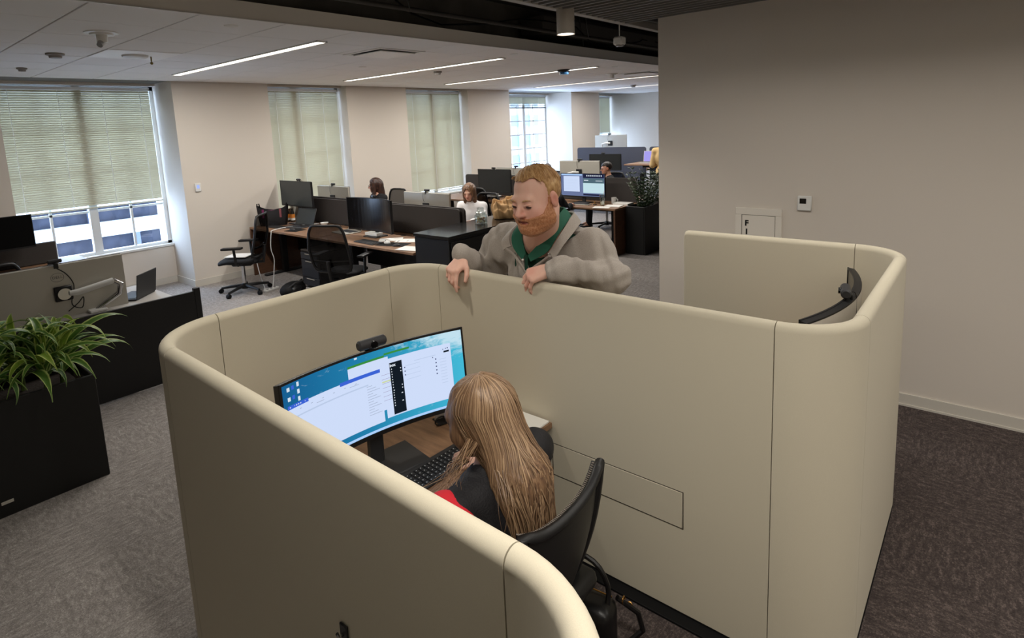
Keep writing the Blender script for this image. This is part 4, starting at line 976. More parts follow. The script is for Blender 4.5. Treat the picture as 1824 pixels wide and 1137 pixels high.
def leafmat(name, c1, c2):
    m = mat(name, c1, .42, spec=.35); nt = m.node_tree; b = nt.nodes['Principled BSDF']; N = nt.nodes.new; L = nt.links.new
    at = N('ShaderNodeAttribute'); at.attribute_name = 'across'
    r = N('ShaderNodeValToRGB'); e = r.color_ramp.elements; e[0].position = .0; e[0].color = lin(c1); e[1].position = 1; e[1].color = lin(c2); k = e.new(.62); k.color = lin(c1); k = e.new(.78); k.color = lin(c2)
    L(at.outputs['Fac'], r.inputs[0]); L(r.outputs[0], b.inputs['Base Color'])
    t = N('ShaderNodeBsdfTranslucent'); L(r.outputs[0], t.inputs[0]); x = N('ShaderNodeMixShader'); x.inputs[0].default_value = .2
    o = [n for n in nt.nodes if n.type == 'OUTPUT_MATERIAL'][0]; L(b.outputs[0], x.inputs[1]); L(t.outputs[0], x.inputs[2]); L(x.outputs[0], o.inputs[0]); return m
M_leaf = [leafmat('striped_leaf_a', (84, 122, 50), (186, 204, 122)), leafmat('striped_leaf_b', (64, 102, 46), (162, 184, 120)), leafmat('striped_leaf_c', (126, 156, 56), (198, 212, 118))]
def leaf_mesh(L, W, rise, droop, m, seed):
    r = np.random.RandomState(seed); n = 11; bm = bmesh.new(); V = []; tw = r.uniform(-.5, .5); dcv = []
    x = 0; z = 0; ang = rise
    for i in range(n+1):
        s = i/n; w = W*(math.sin(PI*min(1, s*.86+.14))**.8)*(1-s**6); w = max(w, .0012)
        t = tw*s
        row = []
        for j, u in enumerate((-1, -.5, 0, .5, 1)):
            row.append((bm.verts.new((x-abs(u)*w*.0, u*w*math.cos(t), z+abs(u)*w*.35+u*w*math.sin(t))), abs(u)))
        V.append(row)
        x += L/n*math.cos(ang); z += L/n*math.sin(ang); ang -= droop/n*(0.5+1.2*s)
    for i in range(n):
        for j in range(4): bm.faces.new((V[i][j][0], V[i+1][j][0], V[i+1][j+1][0], V[i][j+1][0]))
    bm.verts.index_update(); me = bpy.data.meshes.new('leaf'); cv = [c for row in V for _, c in row]
    bm.to_mesh(me); bm.free(); a = me.attributes.new('across', 'FLOAT', 'POINT'); a.data.foreach_set('value', cv)
    me.polygons.foreach_set('use_smooth', [True]*len(me.polygons)); me.materials.append(m); return me
LV = [leaf_mesh(L, W, ri, dr, M_leaf[k % 3], k) for k, (L, W, ri, dr) in enumerate(((.34, .021, 1.2, 2.6), (.38, .024, 1.0, 2.4), (.30, .020, 1.35, 2.0), (.40, .022, .8, 2.2), (.28, .021, 1.45, 1.4), (.36, .026, 1.1, 3.0), (.42, .021, .65, 1.6), (.33, .023, .95, 2.9), (.26, .017, 1.5, .7)))]
def dracaena(label, x, y, z, n, h, seed, sc=1.0):
    r = np.random.RandomState(seed); t = thing('striped_plant', label, 'plant', (x, y, z), 0, 'striped plants in the left planter')
    part('stem', MB().tube([(0, 0, -.03), (.005, 0, h*.5), (0, .005, h)], [.013, .011, .009], 8), mat('stem_green', (74, 92, 40), .6), t)
    for k in range(n):
        o = bpy.data.objects.new('leaf', LV[r.randint(len(LV))]); COL.objects.link(o); o.parent = t
        f = k/n; o.location = (0, 0, h*(.25+.75*f)); s = sc*(.8+.3*r.rand()); o.scale = (s, s*1.1, s)
        o.rotation_euler = (r.uniform(-.3, .3), -.45*(f-.45)-r.uniform(0, .25), k*2.4+r.uniform(-.3, .3))
for k, (x, y, lb) in enumerate(((.80, 4.30, 'striped leafy plant at the right end of the left planter'), (.62, 4.36, 'striped leafy plant second from the right in the planter'), (.47, 4.26, 'striped leafy plant in the middle of the planter'), (.33, 4.36, 'striped leafy plant cut by the left picture edge'), (.90-.2, 4.20, 'low striped plant leaning over the front of the planter'), (.20, 4.24, 'striped leafy plant furthest left in the planter'))):
    dracaena(lb, x, y, .62, 34, .20+.04*(k % 3), 20+k, 1.18 if k != 4 else .95)
M_zz = mat('dark_glossy_leaf', (34, 52, 30), .3, spec=.5); M_zz2 = mat('mid_glossy_leaf', (62, 84, 44), .35)
def frond(L, seed, m):
    r = np.random.RandomState(seed); mb = MB(); pts = []
    lean = r.uniform(.1, .45)
    for i in range(9): s = i/8; pts.append(Vector((lean*L*s*s, 0, L*s)))
    mb.tube(pts, [.006*(1-.6*i/8) for i in range(9)], 5)
    for i in range(1, 9):
        for sd in (-1, 1):
            p = pts[i]; d = Vector((.35, sd*.9, .55)).normalized(); n = Vector((-.6, 0, .8)); l = .075*(1-.3*abs(i/8-.5)); s2 = d.cross(n).normalized()
            a = p; b = p+d*l*.5+s2*.018; c = p+d*l; e = p+d*l*.5-s2*.018; q = p+d*l*.5+n*.004
            vs = [mb.bm.verts.new(v) for v in (a, b, c, e, q)]
            for f in ((0, 1, 4), (1, 2, 4), (2, 3, 4), (3, 0, 4)): mb.bm.faces.new([vs[i2] for i2 in f])
    me = mb.mesh('frond', 0); me.materials.append(m); return me
FR = [frond(.36+.05*k, 40+k, M_zz if k % 3 else M_zz2) for k in range(5)]
for k, (x, y) in enumerate(((8.22, 4.12), (8.55, 4.16), (8.9, 4.12), (9.3, 4.14))):
    t = thing('zz_plant', ['dark glossy plant nearest the desk in the far planter', 'dark glossy plant in the middle of the far planter', 'dark glossy plant partly behind the grey wall edge', 'dark glossy plant at the hidden end of the far planter'][k], 'plant', (x, y, .66), 0, 'dark plants in the far planter')
    for i in range(15):
        o = bpy.data.objects.new('frond', FR[rng.randint(5)]); COL.objects.link(o); o.parent = t; a = i*2.4; o.rotation_euler = (0, rng.uniform(0, .5), a); o.location = (.05*math.cos(a), .03*math.sin(a), 0); s = rng.uniform(.9, 1.25); o.scale = (s, s, s)
# ================================================================ PEOPLE: implicit surfaces meshed with surface nets
class SDF:
    def __init__(s, lo, hi, h):
        s.lo = np.array(lo, float); s.h = h; s.n = np.ceil((np.array(hi)-s.lo)/h).astype(int)+1
        s.d = np.full(s.n, 1.0, np.float32); s.ax = [s.lo[i]+h*np.arange(s.n[i]) for i in range(3)]
    def blk(s, lo, hi):
        a = np.clip(np.floor((np.array(lo)-s.lo)/s.h).astype(int), 0, s.n-1); b = np.clip(np.ceil((np.array(hi)-s.lo)/s.h).astype(int)+1, 1, s.n)
        if np.any(b <= a): return None, None
        sl = tuple(slice(a[i], b[i]) for i in range(3))
        X = s.ax[0][sl[0]][:, None, None].astype(np.float32); Y = s.ax[1][sl[1]][None, :, None].astype(np.float32); Z = s.ax[2][sl[2]][None, None, :].astype(np.float32)
        return sl, (X, Y, Z)
    def comb(s, sl, p, k, op):
        D = s.d[sl]
        if op == '+':
            if k > 0:
                hh = np.maximum(k-np.abs(D-p), 0)/k; s.d[sl] = np.minimum(D, p)-hh*hh*k*.25
            else: s.d[sl] = np.minimum(D, p)
        elif op == '-':
            p = -p
            if k > 0:
                hh = np.maximum(k-np.abs(D-p), 0)/k; s.d[sl] = np.maximum(D, p)+hh*hh*k*.25
            else: s.d[sl] = np.maximum(D, p)
        elif op == '&': s.d[sl] = np.maximum(D, p)
    def cap(s, a, b, ra, rb=None, k=.02, op='+', e=0.):
        a = np.array(a, float); b = np.array(b, float); rb = ra if rb is None else rb; ra += e; rb += e
        m = max(ra, rb)+k+.03; sl, P = s.blk(np.minimum(a, b)-m, np.maximum(a, b)+m)
        if sl is None: return
        ab = b-a; L2 = max(float(ab@ab), 1e-9)
        t = np.clip(((P[0]-a[0])*ab[0]+(P[1]-a[1])*ab[1]+(P[2]-a[2])*ab[2])/L2, 0, 1)
        d = np.sqrt((P[0]-a[0]-t*ab[0])**2+(P[1]-a[1]-t*ab[1])**2+(P[2]-a[2]-t*ab[2])**2)-(ra+(rb-ra)*t)
        s.comb(sl, d.astype(np.float32), k, op)
    def ell(s, c, r, R=None, k=.02, op='+', e=0.):
        c = np.array(c, float); r = np.array(r, float)+e; R = np.eye(3) if R is None else R; m = r.max()+k+.03
        if op == '&': sl = (slice(None),)*3; _, P = s.blk(s.lo, s.lo+s.h*(s.n-1)); sl = tuple(slice(0, s.n[i]) for i in range(3))
        else: sl, P = s.blk(c-m, c+m)
        if sl is None: return
        q = [((P[0]-c[0])*R[0, i]+(P[1]-c[1])*R[1, i]+(P[2]-c[2])*R[2, i]) for i in range(3)]
        k0 = np.sqrt((q[0]/r[0])**2+(q[1]/r[1])**2+(q[2]/r[2])**2); k1 = np.sqrt((q[0]/r[0]**2)**2+(q[1]/r[1]**2)**2+(q[2]/r[2]**2)**2)+1e-6
        s.comb(sl, (k0*(k0-1)/k1).astype(np.float32), k, op)
    def field(s, f, op='add'):
        sl, P = s.blk(s.lo, s.lo+s.h*(s.n-1)); v = f(*P)
        if op == 'add': s.d += v.astype(np.float32)
        elif op == '&': s.d = np.maximum(s.d, np.broadcast_to(v, s.d.shape).astype(np.float32))
    def proj(s, P, off, it=3):
        """move points onto the surface d = off"""
        P = np.array(P, float)
        for _ in range(it):
            q = (P-s.lo)/s.h; i = np.clip(np.floor(q).astype(int), 0, s.n-2); f = np.clip(q-i, 0, 1)
            def smp(ii, ff):
                v = 0
                for a in (0, 1):
                    for b in (0, 1):
                        for c in (0, 1): v = v+s.d[ii[:, 0]+a, ii[:, 1]+b, ii[:, 2]+c]*(ff[:, 0] if a else 1-ff[:, 0])*(ff[:, 1] if b else 1-ff[:, 1])*(ff[:, 2] if c else 1-ff[:, 2])
                return v
            v = smp(i, f); g = np.zeros_like(P)
            for ax in range(3):
                d_ = np.zeros(3, int); d_[ax] = 1; ip = np.minimum(i+d_, s.n-2); im = np.maximum(i-d_, 0); g[:, ax] = (smp(ip, f)-smp(im, f))/(2*s.h)
            n = np.linalg.norm(g, axis=1, keepdims=True); g = g/np.maximum(n, .3); P = P-g*np.clip(v-off, -.03, .03)[:, None]
        return P
    def mesh(s, name, smooth=1):
        d = s.d.copy(); d[0] = d[-1] = .1; d[:, 0] = d[:, -1] = .1; d[:, :, 0] = d[:, :, -1] = .1
        g = d < 0; nx, ny, nz = d.shape
        c = np.zeros((nx-1, ny-1, nz-1), np.uint8)
        for i in (0, 1):
            for j in (0, 1):
                for k in (0, 1): c += g[i:nx-1+i, j:ny-1+j, k:nz-1+k]
        act = (c > 0) & (c < 8); I = np.argwhere(act); idx = np.full(act.shape, -1, np.int32); idx[act] = np.arange(len(I))
        acc = np.zeros((len(I), 3)); cnt = np.zeros(len(I))
        cor = [(i, j, k) for i in (0, 1) for j in (0, 1) for k in (0, 1)]
        val = {q: d[I[:, 0]+q[0], I[:, 1]+q[1], I[:, 2]+q[2]] for q in cor}
        for p in cor:
            for ax in range(3):
                if p[ax]: continue
                q = list(p); q[ax] = 1; q = tuple(q); a, b = val[p], val[q]; m = (a < 0) != (b < 0)
                t = np.where(m, a/np.where(m, a-b, 1), 0)
                for ix in range(3): acc[:, ix] += np.where(m, p[ix]+(t if ix == ax else 0), 0)
                cnt += m
        V = s.lo+(I+acc/cnt[:, None])*s.h; F = []
        for ax in range(3):
            a = [slice(None)]*3; b = [slice(None)]*3; a[ax] = slice(0, -1); b[ax] = slice(1, None)
            e = g[tuple(a)] != g[tuple(b)]; E = np.argwhere(e)
            o1, o2 = [(1, 2), (2, 0), (0, 1)][ax]
            E = E[(E[:, o1] > 0) & (E[:, o2] > 0) & (E[:, o1] < s.n[o1]-1) & (E[:, o2] < s.n[o2]-1)]
            def at(d1, d2):
                q = E.copy(); q[:, o1] += d1; q[:, o2] += d2; return idx[q[:, 0], q[:, 1], q[:, 2]]
            f = np.stack([at(-1, -1), at(0, -1), at(0, 0), at(-1, 0)], 1)
            ins = g[E[:, 0], E[:, 1], E[:, 2]]; f[~ins] = f[~ins][:, ::-1]; F.append(f)
        F = np.concatenate(F); F = F[(F >= 0).all(1)]
        for _ in range(smooth):
            S = np.zeros_like(V); n = np.zeros(len(V))
            for a, b in ((0, 1), (1, 2), (2, 3), (3, 0)):
                for u, v in ((a, b), (b, a)):
                    for ix in range(3): S[:, ix] += np.bincount(F[:, u], V[F[:, v], ix], len(V))
                    n += np.bincount(F[:, u], minlength=len(V))
            V = V*.5+.5*S/np.maximum(n, 1)[:, None]
        me = bpy.data.meshes.new(name); me.vertices.add(len(V)); me.vertices.foreach_set('co', V.astype(np.float32).ravel())
        me.loops.add(F.size); me.loops.foreach_set('vertex_index', F.astype(np.int32).ravel())
        me.polygons.add(len(F)); me.polygons.foreach_set('loop_start', np.arange(0, F.size, 4, dtype=np.int32))
        me.update(calc_edges=True); me.polygons.foreach_set('use_smooth', [True]*len(me.polygons)); me.validate()
        return me, V
def unit(v): v = np.array(v, float); return v/np.linalg.norm(v)
class Frame:
    """head / hand frame: x right, y forward, z up"""
    def __init__(s, o, fwd, upv, sc=1.):
        y = unit(fwd); x = unit(np.cross(y, upv)); z = np.cross(x, y)
        s.R = np.stack([x, y, z], 1); s.o = np.array(o, float); s.s = sc
    def __call__(s, x, y, z): return s.o+s.R@(np.array([x, y, z])*s.s)
    def rad(s, r): return np.array(r)*s.s
def head_shape(S, H, wide=1., e=0., face=True, female=False, k=.018, ears=True, op='+'):
    """skull, face, jaw, nose, brow, eye sockets, lips, ears"""
    r = H.rad; q = H.s
    def EL(c, rr, kk=k, o='+'): S.ell(H(*c), r(rr), H.R, kk*q, o, e if o == '+' else 0)
    def CA(a, b, ra, rb, kk=k, o='+'): S.cap(H(*a), H(*b), ra*q, rb*q, kk*q, o, e if o == '+' else 0)
    EL((0, -.018, .036), (.074*wide, .096, .086))
    EL((0, .025, -.02), (.066*wide, .066, .082))
    EL((0, .038, -.07), (.053*wide, .05, .042), .03)
    EL((0, .07, -.096), (.024*wide, .019, .016), .025)
    for sx in (-1, 1): EL((sx*.038*wide, .056, -.034), (.026, .026, .028), .02)
    CA((-.034*wide, .078, .024), (.034*wide, .078, .024), .012, .012, .018)
    if face:
        for sx in (-1, 1): EL((sx*.032*wide, .098, .004), (.016, .014, .010), .012, '-')
        for sx in (-1, 1): EL((sx*.032*wide, .080, .003), (.0135, .0125, .0105), .006)
        CA((0, .088, .010), (0, .112, -.026), .008, .0125, .012)
        for sx in (-1, 1): EL((sx*.0125, .100, -.031), (.0085, .010, .0075), .007)
        CA((-.019, .088, -.058), (.019, .088, -.058), .0055, .0055, .008); CA((-.015, .087, -.069), (.015, .087, -.069), .0065, .0065, .008)
        CA((-.022, .0985, -.0635), (.022, .0985, -.0635), .0026, .0026, .003, '-')
    if ears:
        for sx in (-1, 1):
            EL((sx*.078*wide, -.008, -.004), (.010, .019, .032), .008); EL((sx*.088*wide, -.002, .0), (.008, .010, .018), .006, '-')
def bend(v, ax, a): return np.array((Matrix.Rotation(a, 3, Vector(ax)) @ Vector(v)))
def hand_shape(S, W, fwd, back, thumb, q=1., curl=(.5, .5, .5, .5), base=(0, 0, 0, 0), spread=.06, tcurl=.3, wrist=.026, kn=.3):
    """W wrist, fwd along the palm, back = normal of the back of the hand, thumb = +1/-1 side (sign of x=fwd x back)"""
    F = Frame(W, fwd, back, q); S.cap(F(0, -.02, 0), F(0, .012, 0), wrist*q*.78, .024*q, .015)
    fx = [-.030, -.010, .010, .029]; ln = [(.040, .026, .020), (.045, .030, .022), (.042, .028, .021), (.032, .021, .018)]
    rr = [.0098, .0102, .0097, .0086]; py = [.088, .093, .088, .079]
    for i in range(4):
        x = -thumb*fx[i]*-1
        x = thumb*(-fx[i])
        kx = x; S.cap(F(x*.55, .01, 0), F(kx, py[i], .002), .0165*q, .0125*q, .012)
        p = np.array([kx, py[i], .0]); a = -base[i]-kn*curl[i]; y = -x*spread/.03
        for j, L in enumerate(ln[i]):
            d = np.array([x/.03*spread, math.cos(a), math.sin(a)]); d /= np.linalg.norm(d); p2 = p+d*L
            S.cap(F(*p), F(*p2), rr[i]*q*(1-.08*j), rr[i]*q*(.92-.08*j), .004*q); p = p2; a -= curl[i]*(1.0 if j == 0 else .7)
    S.ell(F(thumb*.012, .05, -.004), np.array((.034, .042, .013))*q, F.R, .01)
    t0 = np.array([thumb*.020, .022, -.006]); d1 = unit([thumb*.72, .66, -.25-tcurl*.3]); d2 = unit([thumb*.35, .85, -.3-tcurl]); d3 = unit([thumb*.05, .85, -.35-tcurl])
    t1 = t0+d1*.040; t2 = t1+d2*.032; t3 = t2+d3*.026
    S.cap(F(*t0), F(*t1), .0165*q, .0125*q, .010); S.cap(F(*t1), F(*t2), .0115*q, .0105*q, .004); S.cap(F(*t2), F(*t3), .0105*q, .0088*q, .003)
def skinmat(name, base, red):
    m = mat(name, base, .5, spec=.35); nt = m.node_tree; b = nt.nodes['Principled BSDF']; N = nt.nodes.new; L = nt.links.new
    b.inputs['Subsurface Weight'].default_value = .12; b.inputs['Subsurface Radius'].default_value = (.012, .005, .003)
    at = N('ShaderNodeAttribute'); at.attribute_name = 'blush'
    n = N('ShaderNodeTexNoise'); n.inputs['Scale'].default_value = 38; mu = N('ShaderNodeMath'); mu.operation = 'MULTIPLY_ADD'; mu.inputs[1].default_value = .25; mu.use_clamp = True
    L(n.outputs[0], mu.inputs[0]); L(at.outputs['Fac'], mu.inputs[2])
    r = N('ShaderNodeValToRGB'); e = r.color_ramp.elements; e[0].position = .1; e[0].color = lin(base); e[1].position = 1; e[1].color = lin(red)
    L(mu.outputs[0], r.inputs[0]); L(r.outputs[0], b.inputs['Base Color']); return m
def blush(me, V, spots):
    v = np.zeros(len(V))
    for c, r, a in spots: v += a*np.exp(-((V-np.array(c))**2).sum(1)/(r*r))
    at = me.attributes.new('blush', 'FLOAT', 'POINT'); at.data.foreach_set('value', np.clip(v, 0, 1).astype(np.float32))
def face_blush(me, V, H, wide=1, extra=()):
    q = H.s; sp = [(H(0, .105, -.026), .018*q, .7), (H(0, .094, -.063), .016*q, .9)]
    for sx in (-1, 1): sp += [(H(sx*.042*wide, .07, -.03), .028*q, .45), (H(sx*.085*wide, -.005, 0), .03*q, .6)]
    blush(me, V, sp+list(extra))
def obj(name, me, m, parent, label=None):
    o = link(name, me, m, parent)
    if label: o['label'] = label
    return o
def tonemat(name, c1, c2, c3):
    m = mat(name, c1, .38, spec=.45); nt = m.node_tree; b = nt.nodes['Principled BSDF']; N = nt.nodes.new; L = nt.links.new
    at = N('ShaderNodeAttribute'); at.attribute_name = 'tone'; r = N('ShaderNodeValToRGB'); e = r.color_ramp.elements
    e[0].position = 0; e[0].color = lin(c2); e[1].position = 1; e[1].color = lin(c3); k = e.new(.5); k.color = lin(c1)
    L(at.outputs['Fac'], r.inputs[0]); L(r.outputs[0], b.inputs['Base Color']); return m
def tones(me, counts, seed=3):
    r = np.random.RandomState(seed); v = np.repeat(r.rand(len(counts)), counts)
    at = me.attributes.new('tone', 'FLOAT', 'POINT'); at.data.foreach_set('value', v[:len(me.vertices)].astype(np.float32))
def hairmat(name, c1, c2, c3, stretch=(40, 40, 3)):
    m = mat(name, c1, .42, spec=.4); nt = m.node_tree; b = nt.nodes['Principled BSDF']; N = nt.nodes.new; L = nt.links.new
    tc = N('ShaderNodeTexCoord'); mp = N('ShaderNodeMapping'); mp.inputs['Scale'].default_value = stretch; L(tc.outputs['Object'], mp.inputs[0])
    n = N('ShaderNodeTexNoise'); n.inputs['Scale'].default_value = 2.2; n.inputs['Detail'].default_value = 4; n.inputs['Distortion'].default_value = .4; L(mp.outputs[0], n.inputs[0])
    r = N('ShaderNodeValToRGB'); e = r.color_ramp.elements; e[0].position = .34; e[0].color = lin(c2); e[1].position = .68; e[1].color = lin(c3); k = e.new(.5); k.color = lin(c1)
    L(n.outputs[0], r.inputs[0]); L(r.outputs[0], b.inputs['Base Color'])
    bp = N('ShaderNodeBump'); bp.inputs['Strength'].default_value = .5; bp.inputs['Distance'].default_value = .004; L(n.outputs[0], bp.inputs['Height']); L(bp.outputs[0], b.inputs['Normal'])
    return m
def folds(fr, amp, seed=0):
    r = np.random.RandomState(seed); W = [(r.uniform(-1, 1, 3)*fr, r.uniform(0, 6)) for _ in range(5)]
    def f(X, Y, Z):
        v = 0
        for k, ph in W: v = v+np.sin(k[0]*X+k[1]*Y+k[2]*Z+ph+1.5*np.sin(.6*k[1]*X+.5*k[2]*Y))
        return amp*v/2.2
    return f

# ---------------------------------------------------------------- the standing man leaning over the pod wall
man = thing('person', 'bearded man with short fair hair in a grey pullover leaning over the felt wall', 'person', (2.5, 1.68, 0))
OFF = np.array([2.5, 1.68, 0.])
H = Frame((2.085, 1.570, 1.722), (-.93, .09, -.24), (-.18, .05, 1), 1.17); WD = 1.12
nk = np.array((2.27, 1.68, 1.50))
shL, shR = np.array((2.38, 1.485, 1.425)), np.array((2.36, 1.99, 1.42))
elL, elR = np.array((2.25, 1.155, 1.36)), np.array((2.40, 2.16, 1.22))
wrL, wrR = np.array((2.125, 1.505, 1.390)), np.array((2.115, 2.075, 1.392))
elL = np.array((2.335, 1.325, 1.325))
def torso(S, e=0., k=.06):
    S.ell((2.40, 1.70, 1.36), (.165, .245, .16), None, k, '+', e); S.ell((2.36, 1.70, 1.30), (.15, .21, .17), None, k, '+', e)
    S.ell((2.47, 1.70, 1.12), (.17, .205, .18), None, k, '+', e); S.ell((2.56, 1.70, .95), (.16, .20, .14), None, k, '+', e)
    S.cap((2.35, 1.70, 1.47), shL, .075, .085, k, '+', e); S.cap((2.35, 1.70, 1.47), shR, .075, .085, k, '+', e)
def arms(S, e=0., k=.03, cut=0):
    S.cap(shL, elL, .083, .047, .05, '+', e); S.cap(shR, elR, .083, .058, .05, '+', e)
    S.cap(elL, wrL+(elL-wrL)*cut, .046, .033, k, '+', e); S.cap(elR, wrR+(elR-wrR)*cut, .056, .034, k, '+', e)
S = SDF((1.9, .98, 0), (2.86, 2.36, 1.90), .0058)
torso(S, -.006); arms(S, -.020)
S.cap(nk, H(0, -.03, -.05), .082, .072, .04); S.cap(nk, (2.35, 1.70, 1.44), .085, .10, .05)
head_shape(S, H, WD)
S.ell(H(0, .045, -.098), H.rad((.052, .045, .026)), H.R, .02)
for sx in (-1, 1): S.ell(H(sx*.046, .012, -.068), H.rad((.034, .050, .040)), H.R, .03)
for sy in (-1, 1):
    hip = (2.57, 1.70+sy*.10, .90); kn = (2.56, 1.70+sy*.12, .50); an = (2.62, 1.70+sy*.12, .09)
    S.cap(hip, kn, .095, .06, .04); S.cap(kn, an, .06, .04, .03); S.cap(an, (2.50, 1.70+sy*.13, .045), .038, .035, .02)
hand_shape(S, wrL+np.array((-.008, .018, .0)), (-.50, .78, -.30), (-.55, -.10, .83), 1, 1.16, (.42, .40, .42, .46), (.62, .66, .70, .70), .10, .2, .033, .3)
hand_shape(S, wrR+np.array((-.012, -.002, -.004)), (-.84, -.04, -.54), (-.54, -.02, .84), -1, 1.14, (.25, .85, .95, 1.0), (.55, .50, .5, .5), .07, .15, .034, .3)
me, V = S.mesh('body', 1); skin_m = skinmat('fair_skin_man', (234, 188, 168), (212, 126, 110))
kn1 = wrL+np.array((-.06, .10, -.01)); kn2 = wrR+np.array((-.07, 0, -.09))
V -= OFF; me.vertices.foreach_set('co', V.astype(np.float32).ravel()); 
HO = Frame(H.o-OFF, H.R[:, 1], H.R[:, 2], H.s)
face_blush(me, V, HO, WD, [(kn1-OFF, .03, .35), (kn2-OFF, .04, .35)]+[(kn1-OFF+np.array((0, .0, -.06)), .03, .4)])
body = obj('body', me, skin_m, man)
# grey pullover
S = SDF((2.0, 1.0, .86), (2.86, 2.36, 1.66), .0062)
torso(S, .020); arms(S, .022, .03, .0)
S.cap(nk, (2.34, 1.70, 1.46), .098, .115, .04)
for w_, e_, sg in ((wrL, elL, 1), (wrR, elR, -1)):
    d = unit(e_-w_); S.cap(w_-d*.004, w_+d*.05, .049, .052, .010)
f1 = folds(36, .009, 3); f2 = folds(95, .0055, 5); S.field(lambda X, Y, Z: f1(X, Y, Z*.6)+f2(X*.8, Y, Z*.5))
# creases radiating from the elbow and under the chest
S.field(lambda X, Y, Z: .0055*np.sin(110*(Z*.85+.35*Y)+2*np.sin(9*Y))*np.exp(-((X-2.27)**2+(Y-1.2)**2+(Z-1.37)**2)/.012))
S.field(lambda X, Y, Z: .006*np.sin(95*(Y+.4*Z)+2*np.sin(11*Z))*np.exp(-((X-2.22)**2+(Y-1.86)**2+(Z-1.30)**2)/.02))
S.field(lambda X, Y, Z: .005*np.sin(120*(X+.3*Z))*np.exp(-((X-2.2)**2+(Y-2.1)**2+(Z-1.34)**2)/.008))
# neck opening and V
S.cap(nk+np.array((.01, -.004, -.01)), H(0, .0, -.07), .092, .105, .006, '-')
tip = np.array((2.185, 1.713, 1.340)); lf = np.array((2.20, 1.560, 1.475)); rg = np.array((2.21, 1.815, 1.495))
def vcut(tip, lf, rg, xm):
    def f(X, Y, Z):
        def pl(a, b, sgn):
            d = np.array((b[1]-a[1], b[2]-a[2])); d /= np.linalg.norm(d); return sgn*((Y-a[1])*d[1]-(Z-a[2])*d[0])
        g = np.maximum(np.maximum(pl(tip, lf, -1), pl(tip, rg, 1)), X-xm)
        return np.maximum(-g, -10)
    return f
S.field(vcut(tip, lf, rg, 2.34), '&')
me, V = S.mesh('pullover', 1); V -= OFF; me.vertices.foreach_set('co', V.astype(np.float32).ravel())
M_pull = mat('grey_marl_jersey', (186, 177, 168), .9, spec=.15, noise=(240, .32, (158, 150, 142)), bump=(500, .25), sheen=.15)
pull = obj('pullover', me, M_pull, man)
# green polo: thin chest layer under the opening with a V of its own
S = SDF((2.1, 1.42, 1.15), (2.6, 1.98, 1.62), .006)
torso(S, .001); S.cap(nk, (2.34, 1.70, 1.46), .091, .105, .04)
S.cap(nk+np.array((-.012, -.004, -.0)), H(0, .0, -.07), .084, .10, .004, '-')
tip2 = np.array((2.185, 1.706, 1.418)); lf2 = np.array((2.215, 1.606, 1.499)); rg2 = np.array((2.19, 1.735, 1.51)); S.field(vcut(tip2, lf2, rg2, 2.34), '&')
me, V = S.mesh('polo_shirt', 1); V -= OFF; me.vertices.foreach_set('co', V.astype(np.float32).ravel())
M_polo = mat('dark_green_pique', (26, 74, 58), .85, noise=(300, .3, (20, 60, 48)))
polo = obj('polo_shirt', me, M_polo, man)
def collar(nm, parent, m, pts_in, pts_out, th):
    P = [[Vector(a-OFF), Vector((a*.45+b*.55)-OFF+np.array((0, 0, .006))), Vector(b-OFF)] for a, b in zip(pts_in, pts_out)]
    return part(nm, MB().grid(P, th), m, parent, 60)
pin = [(2.172, 1.708, 1.425), (2.188, 1.742, 1.50), (2.225, 1.772, 1.56), (2.31, 1.785, 1.60), (2.39, 1.71, 1.625), (2.38, 1.62, 1.64), (2.30, 1.585, 1.628), (2.225, 1.588, 1.572), (2.185, 1.622, 1.505), (2.168, 1.698, 1.425)]
pout = [(2.165, 1.728, 1.402), (2.172, 1.790, 1.462), (2.205, 1.812, 1.525), (2.32, 1.825, 1.56), (2.42, 1.72, 1.575), (2.41, 1.60, 1.59), (2.305, 1.548, 1.585), (2.21, 1.548, 1.525), (2.165, 1.578, 1.458), (2.158, 1.672, 1.402)]
collar('polo_collar', polo, mat('green_collar', (38, 98, 78), .8), smooth_path(pin, 44), smooth_path(pout, 44), .006)
cin = [(2.17, 1.800, 1.462), (2.195, 1.826, 1.520), (2.32, 1.834, 1.565), (2.425, 1.72, 1.60), (2.415, 1.59, 1.615), (2.31, 1.538, 1.60), (2.205, 1.534, 1.53), (2.160, 1.560, 1.462)]
cout = [(2.160, 1.842, 1.440), (2.185, 1.866, 1.490), (2.32, 1.866, 1.53), (2.45, 1.72, 1.55), (2.44, 1.57, 1.565), (2.31, 1.505, 1.550), (2.190, 1.502, 1.490), (2.150, 1.532, 1.425)]
collar('pullover_collar', pull, M_pull, smooth_path(cin, 44), smooth_path(cout, 44), .009)
# placket edges, zip ends and button
for pts in ([(2.152, 1.552, 1.445), (2.172, 1.600, 1.415), (2.178, 1.66, 1.375), (2.180, 1.713, 1.335)], [(2.160, 1.826, 1.45), (2.176, 1.79, 1.42), (2.178, 1.75, 1.38), (2.180, 1.715, 1.335)]):
    part('placket_edge', MB().tube([tuple(q-OFF) for q in smooth_path(pts, 10)], .007, 8), M_pull, pull)
part('placket', MB().tube([tuple(np.array(q)-OFF) for q in ((2.166, 1.702, 1.43), (2.170, 1.708, 1.39), (2.176, 1.712, 1.35))], .011, 8, .35), M_polo, polo)
part('button', MB().sph(tuple(np.array((2.158, 1.718, 1.405))-OFF), .0058, 10), M_paper, polo)
part('zip_pull', MB().sph(tuple(np.array((2.150, 1.556, 1.455))-OFF), .006, 8), M_chrome, pull)
